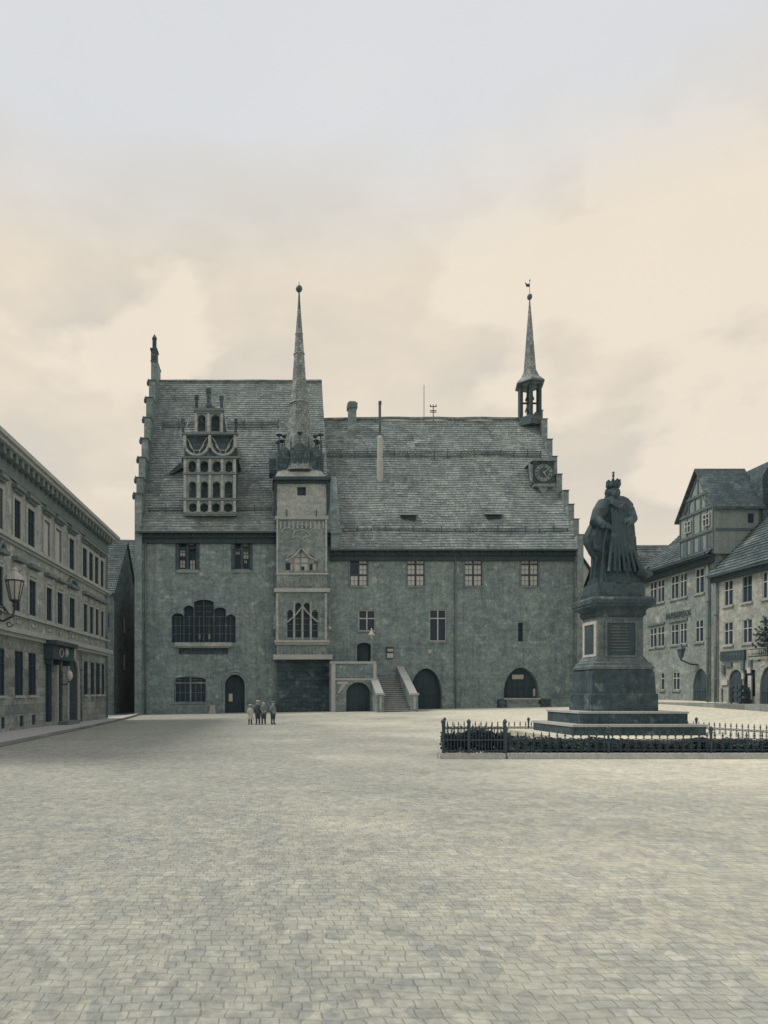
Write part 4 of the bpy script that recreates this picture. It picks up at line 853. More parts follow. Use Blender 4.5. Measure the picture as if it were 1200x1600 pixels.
# cross gable
y0, y1, yc = 41.75, 45.2, 43.3; GX = 29.05
q = MB(); q.prism([(GX, y0, 10.9), (GX, y1, 10.9), (GX, y1, 14.05), (GX, yc, 16.75), (GX, y0, 14.05)], (3.1, 0, 0)); cg = q.build('cross_gable', 'timber_gable', RA)
for sg, (ya, yb) in ((0, (y0-.25, yc)), (1, (y1+.25, yc))):
    q = MB(); za = 13.75; q.prism([(GX-.25, ya, za), (GX-.25, ya, za+.14), (GX-.25, yb, 16.98), (GX-.25, yb, 16.84)], (3.4, 0, 0)); q.build('roof', 'dark_slate', cg)
FG = Frame(GX, 0, 0, 1, (-1, 0)); q = MB()
for z in (11.05, 12.5, 14.05, 15.1): 
    e = 0 if z <= 14.05 else (z-14.05)*.62; q.fb(FG, y0+e+.02, y1-e-.02, z-.09, z+.09, .001, .1)
for y in (y0+.06, 42.4, 43.05, 43.75, 44.45, y1-.06): q.fb(FG, y-.05, y+.05, 11.15, 13.95, .001, .06)
for y in (42.5, 43.0, 43.6, 44.2): q.fb(FG, y-.05, y+.05, 14.15, 15.0, .001, .06)
for a, b in (((42.3, 14.15), (42.9, 15.0)), ((44.6, 14.15), (44.0, 15.0)), ((43.3, 16.5), (42.2, 14.2)), ((43.3, 16.5), (44.7, 14.2))): q.tube([FG.p(a[0], a[1], .03), FG.p(b[0], b[1], .03)], .06, 4)
q.fb(FG, 43.25, 43.35, 15.2, 16.4, .001, .05); q.build('timber_frame', 'timber', cg)
for ya, z0, z1 in ((42.1, 12.85, 13.65), (43.95, 12.85, 13.65)): window(FG, cg, ya, ya+.62, z0, z1, -.06, 2, (.6,), 'glass_dark', 'window_white', .05, None)
for k in range(4): 
    ya = 42.0+k*.82; q = MB(); q.fprism(FG, arch_pts(ya, ya+.46, 11.2, 12.1, 12.35), .002, .03); q.build('blind_niche', 'timber', cg)
q = MB(); q.box(GX+2.2, GX+2.55, y0-.03, y0+.05, 12.9, 13.5); q.build('window', 'glass_dark', cg)
q = MB(); q.prism([(32.1, 41.6, 10), (32.1, 41.6, 15.9), (32.7, 41.6, 16.95), (37.5, 41.6, 16.95), (39, 41.6, 10)], (0, 8.2, 0)); q.build('steep_roof', 'dark_slate', RA)
q = MB(); q.box(GX+.05, GX+3.0, y0-.06, y0-.002, 12.4, 12.55); q.box(GX+2.9, GX+3.0, y0-.06, y0-.002, 11, 14); q.build('timber_frame', 'timber', cg)
M = Matrix.Translation((29.13, ru(1060.5), 7.35)) @ Matrix.Rotation(-math.pi/2, 4, 'Z') @ Matrix.Rotation(math.pi/2, 4, 'X') @ Matrix.Diagonal((.72, 1, 1, 1))
text('FATEKERSSOS', .62, M, 'letter_dark', 'lettering', RA, .02)
pipe(R, 42.35, .6, 10.3, RA, .08, .16, False)
# bracket lamp at the inn door
BL = thing('bracket_lamp', 'dark six sided lantern on a bracket above the arched inn door', 'lantern', (29.15, ru(1092), 3.7))
yl = ru(1087); q = MB(); q.tube([(29.15, ru(1092), 3.7), (28.7, ru(1091), 3.75), (28.2, yl, 4.05)], .05, 6); q.tube([(28.2, yl, 4.0), (28.2, yl, 4.2)], .06, 6); q.build('bracket', 'iron', BL)
q = MB(); q.lathe((28.2, yl, 4.2), [(.14, 0), (.27, .55), (.33, .58), (.1, .8), (.05, .95)], 6); q.build('lantern_body', 'dark_metal', BL)
# right-hand house
RB = thing('shop_house', 'pale two storey shop house with tiled roof at the right edge of the square', 'house', (31, 36, 1))
upB = [(1131, 1145), (1160, 1175), (1191, 1206)]; loB = [(1131, 1145), (1160, 1175), (1191, 1206)]
hB = [(ru(b), ru(a), 7.35, 8.95) for a, b in upB]+[(ru(b), ru(a), 4.85, 6.3) for a, b in loB]
shopd = (ru(1160), ru(1139), .2, 3.25); dispw = (ru(1180), ru(1162), 1.6, 3.2); archr = (ru(1215), ru(1187), -.5, 3.35)
q = MB(); walled(q, R, 30, 41.98, -1, 9.7, hB+[shopd, dispw, archr], .35); spandrel(q, R, archr[0], archr[1], 2.0, 3.35, .35); spandrel(q, R, shopd[0], shopd[1], 2.6, 3.25, .35)
q.poly([(29.2, 30, -1), (39.5, 30, -1), (39.5, 30, 9.7), (34.5, 30, 15.3), (29.2, 30, 9.7)]); q.build('wall', 'right_pale_plaster', RB)
for i, h in enumerate(hB): window(R, RB, h[0], h[1], h[2], h[3], .08, 2, (.62,), 'glass_dark', 'window_white' if i != 1 else 'mid_cloth', .05, 'right_pale_plaster')
roof_x('roof', 29.8, 42.1, 28.7, 9.45, 34.5, 15.5, .3, 'grey_tile', RB)
q = MB(); q.box(28.7, 29.2, 30, 41.97, 9.3, 9.44); q.box(28.95, 29.198, 30, 41.97, 8.98, 9.29); q.build('cornice_dark_band', 'dark_wood', RB)
q = MB(); q.box(33.6, 36, 36.0, 40.3, 12, 17.0); q.build('roof_dormer', 'dark_slate', RB)
pipe(R, 41.6, .6, 9.0, RB, .08, .16, False)
q = MB(); q.fb(R, shopd[0], shopd[1], shopd[2], shopd[3], -.2, -.1); q.fb(R, shopd[0]+.1, shopd[0]+.2, shopd[2], shopd[3], -.1, -.04); q.build('shop_door', 'dark_wood', RB)
q = MB(); q.fb(R, dispw[0], dispw[1], dispw[2], dispw[3], -.2, -.1); q.build('display_window', 'glass_dark', RB)
door(R, RB, archr[0], archr[1], -.2, 2.0, 3.35, .1)
q = MB(); q.fb(R, ru(1166), ru(1128), 3.85, 4.45, .001, .12); sgb = q.build('sign_board', 'dark_wood', RB)
q = MB()
for k in range(6): 
    a = ru(1163)+k*.27; q.tube([R.p(a+.09*math.cos(t), 4.15+.12*math.sin(t), .13) for t in [j*math.pi/4*(1 if k % 2 else .8) for j in range(7)]], .018, 4)
q.build('faded_scroll', 'mid_cloth', sgb)
for p, z0, z1, w_ in ((1133.5, 2.3, 2.65, 10), (1162.5, 2.65, 3.0, 3.2), (1173.5, 1.4, 2.85, 5), (1172, 3.0, 3.3, 5)): q = MB(); q.fb(R, ru(p+w_/2), ru(p-w_/2), z0, z1, .02, .1); q.build('poster', 'paper', RB)
for p, z0, z1, w_ in ((1132, 3.0, 3.6, 4), (1162, 3.2, 3.8, 4.5), (1174, 3.4, 3.8, 4.5), (1140, 3.45, 3.7, 10)): q = MB(); q.fb(R, ru(p+w_/2), ru(p-w_/2), z0, z1, .02, .12); q.build('shop_sign', 'timber', RB)
for p in (1128.5, 1140.5): q = MB(); q.tube([R.p(ru(p), .9, .1), R.p(ru(p), 2.1, .1)], .07, 8); q.build('display_column', 'faded_letter', RB)
SR = thing('market_rack', 'dark goods rack on the pavement under the shop window', 'rack', R.p(ru(1170), 1.05, .6)); zz = 1.05
q = MB()
for k in range(3): q.fb(R, ru(1178), ru(1162), zz+.15+k*.4, zz+.2+k*.4, .25, .8)
for u in (ru(1178), ru(1162)-.08):
    for d in (.25, .74): q.fb(R, u, u+.08, zz-.1, zz+1.1, d, d+.06)
q.build('frame', 'dark_wood', SR)
q = MB()
for k in range(9): q.fb(R, ru(1178)+.12+(k % 3)*.3, ru(1178)+.34+(k % 3)*.3, zz+.2+(k//3)*.4, zz+.42+(k//3)*.4, .3, .72)
q.build('goods', 'hall_dark_stone', SR)
AW = thing('shrub', 'dark leafy shrub above the arch at the right edge', 'shrub', (28.9, 36.2, 4.0))
q = MB()
for k in range(650):
    p = Vector((28.75, 36.3, 5.0))+Vector((random.gauss(0, .22), random.gauss(0, .65), random.gauss(0, .5))); a = Vector((random.gauss(0, 1), random.gauss(0, 1), random.gauss(0, 1))).normalized()*.11; b = a.cross(Vector((random.gauss(0, 1), random.gauss(0, 1), random.gauss(0, 1)))).normalized()*.07
    q.poly([p-a, p+b, p+a, p-b])
q.build('foliage', 'ivy', AW)
q = MB(); q.tube([(29.1, 36.3, 3.9), (28.9, 36.3, 4.6), (28.8, 36.4, 5.3)], [.05, .04, .02], 6); q.build('stem', 'dark_wood', AW)
# balcony railing strip under the shrub
q = MB(); q.fb(R, 34.5, ru(1174), 3.95, 4.02, .15, .22)
for k in range(22): q.fb(R, 34.5+k*.16, 34.53+k*.16, 4.02, 4.4, .17, .2)
q.fb(R, 34.5, ru(1174), 4.4, 4.44, .16, .21); q.build('railing', 'iron', RB)
# pavement on the right with kerb
q = MB(); ys = lin(26, 52, 13)
def rkx(y): return 27.35
def rz(y): return 1.13
for a, b in zip(ys[:-1], ys[1:]): q.hexa([(rkx(a), a, -.3), (29.6, a, -.3), (29.6, b, -.3), (rkx(b), b, -.3), (rkx(a), a, rz(a)), (29.6, a, rz(a)+.03), (29.6, b, rz(b)+.03), (rkx(b), b, rz(b))])
o = q.build('pavement', 'kerb_stone'); o['kind'] = 'structure'
q = MB(); q.box(27.18, 27.348, 26, 52, -.3, 1.14); o = q.build('kerb', 'kerb_stone'); o['kind'] = 'structure'
# background houses
RC = thing('tiled_house', 'distant plain house with long level tiled ridge behind the inn', 'house', (38, 62, 1))
q = MB(); q.prism([(33.2, 60, -1), (33.2, 60, 11.8), (33.2, 64, 16.3), (33.2, 68, 11.8), (33.2, 68, -1)], (16, 0, 0)); q.build('wall', 'right_plaster', RC)
stepped_roof('roof', 33.0, 49.4, 59.6, 11.5, 64, 16.55, .35, 'grey_tile', RC, .08)
RD = thing('cream_house', 'pale cream gabled house glimpsed between the town hall and the monument', 'house', (33, 76, 1))
q = MB(); q.prism([(26.0, 75, -1), (38.9, 75, -1), (38.9, 75, 14.2), (32.4, 75, 23.6), (26, 75, 14.2)], (0, 9, 0)); q.build('wall', 'cream_plaster', RD)
q = MB(); q.prism([(39.4, 74.7, 13.6), (32.4, 74.7, 23.75), (32.4, 74.7, 23.9), (39.45, 74.7, 13.75)], (0, 9.6, 0)); q.prism([(25.4, 74.7, 13.6), (32.4, 74.7, 23.75), (32.4, 74.7, 24.0), (25.3, 74.7, 13.9)], (0, 9.6, 0)); q.build('roof', 'grey_tile', RD)
for x0, z0 in ((36.9, 7.5),):
    q = MB(); q.box(x0, x0+.8, 74.94, 75.02, z0, z0+1.5); q.build('window', 'glass_dark', RD)
# ---------------------------------------------------------------- monument
MO = thing('monument', 'dark bronze crowned figure in long cloak on tall stone pedestal inside the iron fence', 'monument', (11.07, 20.5, .1))
cx, fy = 11.07, 19.95
def slab(w, d0, d1, z0, z1, m, nm, c=cx, bev=0): 
    q = MB(); q.box(c-w, c+w, d0, d1, z0, z1); return q.build(nm, m, MO)
slab(1.98, 19.1, 22.0, -.3, .80, 'sandstone_dark', 'lower_step'); slab(2.01, 19.07, 22.03, .80, .875, 'light_stone', 'step_nosing')
slab(1.64, 19.42, 21.65, .875, 1.19, 'sandstone_dark', 'upper_step'); slab(1.67, 19.39, 21.68, 1.19, 1.25, 'light_stone', 'step_nosing')
def loft(nm, m, prof, c=cx, f=None, depth=1.36):
    """square tapered masonry: list of (half width, z); depth follows width"""
    q = MB(); cy = 20.63
    for k, (w, z) in enumerate(prof):
        d = w*.68
        q.v += [Vector((c-w, cy-d, z)), Vector((c+w, cy-d, z)), Vector((c+w, cy+d, z)), Vector((c-w, cy+d, z))]
    for k in range(len(prof)-1):
        for j in range(4): q.f.append([4*k+j, 4*k+(j+1) % 4, 4*k+4+(j+1) % 4, 4*k+4+j])
    q.f.append([3, 2, 1, 0]); n = 4*len(prof)-4; q.f.append([n, n+1, n+2, n+3]); return q.build(nm, m, MO)
loft('pedestal_base', 'sandstone_dark', [(1.05, 1.25), (1.05, 1.76), (1.02, 1.80), (1.0, 1.801), (.97, 2.40), (.93, 2.56)])
loft('base_moulding', 'sandstone', [(.97, 2.561), (.97, 2.64), (.90, 2.70), (.90, 2.76), (.82, 2.80), (.80, 2.86), (.74, 2.95)])
loft('pedestal_shaft', 'sandstone', [(.72, 2.951), (.70, 3.0), (.70, 4.16), (.72, 4.2)])
loft('pedestal_cornice', 'sandstone_dark', [(.72, 4.201), (.78, 4.28), (.78, 4.40), (.82, 4.46), (.97, 4.54), (.97, 4.60), (1.0, 4.62), (1.0, 4.76), (.9, 4.84)])
loft('statue_plinth', 'sandstone_dark', [(.76, 4.841), (.76, 5.0), (.72, 5.22), (.70, 5.30)])
sy = 20.63-.70*.68
q = MB(); q.box(cx-.44, cx+.44, sy-.03, sy+.04, 3.0, 4.02); q.build('bronze_panel', 'bronze', MO)
q = MB()
for a, b, z0, z1 in ((-.5, .5, 4.02, 4.08), (-.5, .5, 2.94, 3.0), (-.5, -.44, 3.0, 4.02), (.44, .5, 3.0, 4.02)): q.box(cx+a, cx+b, sy-.06, sy-.0, z0, z1)
q.build('panel_frame', 'sandstone', MO)
lxx = cx-.70
q = MB(); q.box(lxx-.03, lxx+.02, 20.63-.3, 20.63+.3, 3.05, 4.0); q.build('bronze_panel', 'bronze', MO)
q = MB()
for a, b, z0, z1 in ((-.42, .42, 4.0, 4.1), (-.42, .42, 2.97, 3.05), (-.42, -.3, 3.05, 4.0), (.3, .42, 3.05, 4.0)): q.box(lxx-.05, lxx, 20.63+a, 20.63+b, z0, z1)
q.build('panel_frame', 'cream_plaster', MO)  # left frame paler than the front one: sunlit side put into its colour
q = MB()
for k in range(9): q.box(cx-.34, cx+.34-random.uniform(0, .15), sy-.045, sy-.029, 3.9-k*.095, 3.93-k*.095)
q.build('inscription', 'sandstone', MO)
# statue: loops of folded drapery, remeshed into one body
SYc = 20.6; s2x = lambda p: (p-420)*SYc/1000; s2z = lambda p: H+(1082-p)*SYc/1000
def ringloft(mb, rings, n=40, fold=.03, nf=11, ph=0.0):
    i0 = len(mb.v)
    for k, (x0, x1, py, dep, fo) in enumerate(rings):
        c_ = (s2x(x0)+s2x(x1))/2; rx = (s2x(x1)-s2x(x0))/2; z = s2z(py)
        for j in range(n):
            t = 2*math.pi*j/n; f = 1+fo*math.sin(nf*t+ph+k*.25)+fo*.5*math.sin((nf*2+1)*t+k*.5)
            mb.v.append(Vector((c_+rx*f*math.cos(t), SYc+.05+dep*f*math.sin(t), z)))
    for k in range(len(rings)-1):
        for j in range(n): A_ = i0+k*n; B_ = A_+n; mb.f.append([A_+j, A_+(j+1) % n, B_+(j+1) % n, B_+j])
    mb.f.append([i0+j for j in range(n)][::-1]); mb.f.append([i0+(len(rings)-1)*n+j for j in range(n)])
st = MB()
ringloft(st, [(927, 997, 915, .54, .05), (927, 997, 909, .54, .05), (927, 993, 900, .52, .10), (929, 990, 886, .48, .12), (930, 992, 872, .48, .12), (929, 991, 860, .46, .11), (929, 990, 845, .44, .10), (928, 988, 825, .42, .09), (931, 987, 805, .39, .06), (936, 985, 790, .35, .04), (941, 980, 782, .28, .02), (949, 969, 776, .17, .0)], n=72, nf=13)
# cloak sweeping left and right
ringloft(st, [(930, 950, 874, .25, .05), (922, 955, 862, .33, .07), (915, 958, 848, .36, .08), (914.5, 960, 838, .36, .08), (921, 962, 824, .33, .07), (930, 962, 806, .3, .05), (938, 962, 790, .25, .03)], nf=9)
ringloft(st, [(965, 990.5, 888, .28, .05), (962, 990.5, 858, .3, .07), (960, 990.5, 842, .3, .07), (962, 986, 826, .28, .06), (962, 984, 806, .26, .04)], nf=8, ph=1)
def limb(pts, rs): st.tube([Vector((s2x(a), b, s2z(c))) for a, b, c in pts], rs, 14)
limb([(944, 20.6, 787), (934, 20.45, 802), (925, 20.35, 818), (934, 20.1, 829)], [.22, .24, .2, .1])        # sleeve on the left, forearm brought forward
limb([(973, 20.6, 788), (978, 20.55, 800), (980, 20.4, 814), (969, 20.15, 822)], [.22, .24, .2, .1])
ringloft(st, [(960, 983, 828, .16, .04), (964, 986, 815, .24, .05), (966, 985.5, 800, .28, .04), (967, 982, 788, .25, .02), (966, 976, 780.5, .2, 0)], nf=7)
limb([(979, 20.6, 818), (984, 20.5, 821)], [.09, .06])
limb([(925, 20.35, 805), (931, 20.3, 800), (934, 20.25, 799)], [.08, .1, .05])
limb([(962, 20.55, 783), (971, 20.58, 781.5), (976, 20.6, 783), (983, 20.6, 793)], [.12, .13, .13, .16])
for k in range(7): limb([(947+k*3.2, 20.24, 800+k % 2*4), (945+k*4.3, 20.16, 842), (938+k*8, 20.08, 898)], [.02, .045, .05])
for k in range(5): limb([(930-k*2.6, 20.35-.02*k, 812+k*7), (931-k*2, 20.3, 840+k*5), (937, 20.3, 868)], [.03, .045, .02])
limb([(945, 20.3, 790), (957, 20.18, 800), (970, 20.3, 789)], [.03, .04, .03])
# train of the cloak dragging over the plinth
limb([(985, 20.4, 884), (993, 20.35, 893), (1001, 20.3, 897), (1006, 20.3, 888)], [.22, .16, .09, .03])
limb([(985, 20.2, 895), (996, 20.15, 903), (1006, 20.15, 901)], [.2, .14, .05])
# head: neck, skull, nose, brow, beard, hair curls
hx = s2x(957)
st.tube([(hx, 20.6, s2z(781)), (hx, 20.57, s2z(772))], [.16, .12], 12)
st.ball((hx, 20.55, s2z(769.5)), .165, 14, 10, (1, 1.1, 1.25))
st.ball((hx, 20.42, s2z(775)), .11, 10, 7, (1, .9, 1.4))                       # beard
st.tube([(hx, 20.38, s2z(767.5)), (hx, 20.33, s2z(770.5))], [.02, .035], 6)      # nose
for sg in (-1, 1):
    st.ball((hx+sg*.065, 20.395, s2z(767)), .032, 8, 6); st.ball((hx+sg*.17, 20.56, s2z(769.5)), .045, 8, 6, (.6, 1, 1.3))
    for k in range(4): st.ball((hx+sg*(.17+.015*(k % 2)), 20.6, s2z(767+k*3.6)), .075, 8, 6)
# hands: palm and fingers
def hand(cx_, cy_, cz_, dx, dy):
    st.ball((cx_, cy_, cz_), .075, 10, 7, (1, 1, 1.1))
    for k, l in enumerate((.1, .12, .115, .09)):
        o_ = Vector((cx_, cy_, cz_+.05-.035*k)); st.tube([o_, o_+Vector((dx*l*.7, dy*l*.7, 0)), o_+Vector((dx*l*.8+.03, dy*l*.6, -.04))], [.024, .022, .018], 6)
    st.tube([(cx_, cy_, cz_+.05), (cx_+dx*.05, cy_+dy*.03, cz_+.12)], [.026, .02], 6)
hand(s2x(936), 20.06, s2z(830), .8, -.6); hand(s2x(968), 20.1, s2z(822), -.8, -.6)
stat = st.build('statue_figure', 'bronze', MO, True)
md = stat.modifiers.new('r', 'REMESH'); md.mode = 'VOXEL'; md.voxel_size = .019; md.use_smooth_shade = True
md = stat.modifiers.new('s', 'SMOOTH'); md.factor = .5; md.iterations = 2
# crown with cross
q = MB(); q.lathe((hx, 20.55, 0), [(.185, s2z(763.5)), (.19, s2z(761)), (.2, s2z(757)), (.12, s2z(753)), (.06, s2z(751.5))], 16)
for k in range(8):
    a = 2*math.pi*k/8+.2; e = Vector((math.cos(a), math.sin(a), 0)); b = Vector((hx, 20.55, 0))
    q.tube([b+e*.17+Vector((0, 0, s2z(762))), b+e*.195+Vector((0, 0, s2z(757))), b+e*.17+Vector((0, 0, s2z(753)))], [.03, .03, .025], 6); q.ball(b+e*.175+Vector((0, 0, s2z(753))), .042, 7, 5)
    q.ball(b+e*.19+Vector((0, 0, s2z(760))), .035, 6, 5)
q.tube([(hx, 20.55, s2z(752)), (hx, 20.55, s2z(742))], [.035, .02], 6); q.ball((hx, 20.55, s2z(744)), .04, 8, 6, (1, 1, 1.3))
q.box(hx-.014, hx+.014, 20.536, 20.564, s2z(742), s2z(737.5)); q.box(hx-.045, hx+.045, 20.535, 20.565, s2z(740.4), s2z(739.2)); q.build('crown', 'bronze', stat, True)
q = MB(); q.tube([(s2x(935), 20.05, s2z(829)), (s2x(933), 20.15, s2z(850)), (s2x(931), 20.3, s2z(905))], .02, 6); q.ball((s2x(935.5), 20.04, s2z(826)), .045, 8, 6); q.build('sword', 'bronze', stat)
# ---------------------------------------------------------------- fence
FE = thing('iron_fence', 'low wrought iron fence with spear tips around the monument', 'fence', (11.3, 17.7, .1))
cor = [(6.62, 24.1), (4.80, 17.7), (17.9, 17.7), (16.1, 24.1)]
def fside(a, b, npan):
    a = Vector((*a, 0)); b = Vector((*b, 0)); L = (b-a).length; d = (b-a)/L; nn = Vector((d.y, -d.x, 0))
    k = MB(); k.hexa([a+nn*.14-Vector((0, 0, .3)), b+nn*.14-Vector((0, 0, .3)), b-nn*.14-Vector((0, 0, .3)), a-nn*.14-Vector((0, 0, .3)), a+nn*.14+Vector((0, 0, .15)), b+nn*.14+Vector((0, 0, .15)), b-nn*.14+Vector((0, 0, .15)), a-nn*.14+Vector((0, 0, .15))])
    k.build('stone_kerb', 'light_stone', FE)
    for i in range(npan):
        p0 = a+d*L*i/npan; p1 = a+d*L*(i+1)/npan; l = L/npan; n = round(l/.2133); q = MB()
        up_ = lambda z: Vector((0, 0, z))
        q.tube([p0+up_(.24), p1+up_(.24)], .014, 5); q.tube([p0+up_(.48), p1+up_(.48)], .012, 5)
        for j in range(n):
            c = p0+d*l*(j+.5)/n; q.tube([c+up_(.13), c+up_(.64)], .012, 5)
            q.lathe(c+up_(.60), [(.012, 0), (.03, .02), (.03, .05), (.012, .07), (.022, .09), (.002, .15)], 5)
            r0 = c-d*l*.5/n; r1 = c+d*l*.5/n
            q.tube([r0+up_(.50), c+up_(.575), r1+up_(.50)], .011, 4); q.tube([r0+up_(.54), c+up_(.49), r1+up_(.54)], .011, 4)
            for zc in (.31, .40): q.tube([c+d*.055*math.cos(t)+up_(zc+.045*math.sin(t)) for t in [m_*math.pi/4 for m_ in range(8)]], .008, 4, True)
        q.build('railing_panel', 'iron', FE)
    for i in range(npan):
        p = a+d*L*i/npan; q = MB(); q.tube([p+Vector((0, 0, .1)), p+Vector((0, 0, .72))], .032, 8); po = q.build('post', 'iron', FE)
        q = MB(); q.lathe(p+Vector((0, 0, .70)), [(.03, 0), (.055, .02), (.03, .05), (.06, .10), (.055, .15), (.01, .2)], 8); q.build('finial', 'iron', po)
fside(cor[0], cor[1], 2); fside((6.56, 17.7), cor[2], 4); fside(cor[2], cor[3], 2); fside(cor[3], cor[0], 3)
q = MB(); q.box(4.7, 6.5, 17.56, 17.84, -.3, .15); q.build('stone_kerb', 'light_stone', FE)
for xa, xb in ((4.86, 5.5), (5.56, 6.5)):          # closer barred, taller gate leaves
    q = MB(); n = int((xb-xa)/.085)
    for z in (.2, .5, .82): q.box(xa, xb, 17.685, 17.715, z, z+.035)
    for j in range(n+1):
        x = xa+(xb-xa)*j/n; q.tube([(x, 17.7, .17), (x, 17.7, .88)], .014, 5)
        if j % 2: q.lathe((x, 17.7, .86), [(.012, 0), (.028, .02), (.012, .06), (.002, .12)], 5)
    q.build('gate_leaf', 'iron', FE)
for x in (4.82, 5.53, 6.53):
    q = MB(); q.tube([(x, 17.7, .1), (x, 17.7, .92)], .035, 8); po = q.build('post', 'iron', FE)
    q = MB(); q.lathe((x, 17.7, .90), [(.03, 0), (.055, .02), (.03, .05), (.06, .10), (.055, .15), (.01, .2)], 8); q.build('finial', 'iron', po)
# gravel bed round the steps and a dark low hedge behind the railings
q = MB(); q.prism([(8.3, 18.62, -.2), (8.3, 18.62, .46), (8.3, 19.0, .55), (8.3, 22.6, .55), (8.3, 22.6, -.2)], (5.5, 0, 0)); gvb = q.build('gravel_bed', 'ground_cobble'); gvb['kind'] = 'structure'
q = MB()
for k in range(24000):
    side = random.random()
    if side < .70: x = random.uniform(6.7, 17.4); y = random.uniform(17.92, 18.6); hh = .50
    elif side < .86: x = random.uniform(4.95, 6.75); y = random.uniform(17.9, 18.5); hh = .78
    else: x = random.uniform(7.6, 8.3); y = random.uniform(18.3, 22.4); hh = .42
    hh *= .82+.3*mnoise.noise(Vector((x*1.1, y*1.1, 0)))+.1*mnoise.noise(Vector((x*5, y*5, 2)))
    if 6.75 < x < 7.6: hh *= .25+.5*abs(x-7.1)
    p = Vector((x, y, .03+random.random()**.6*hh)); a = Vector((random.gauss(0, 1), random.gauss(0, 1), random.gauss(0, .8))).normalized()*random.uniform(.03, .06); b = a.cross(Vector((random.gauss(0, 1), random.gauss(0, 1), random.gauss(0, 1)))).normalized()*.035
    q.poly([p-a, p+b, p+a, p-b])
gc = q.build('low_hedge', 'ivy'); gc['kind'] = 'stuff'; tag(gc, 'low dark hedge planted just inside the monument fence', 'hedge')
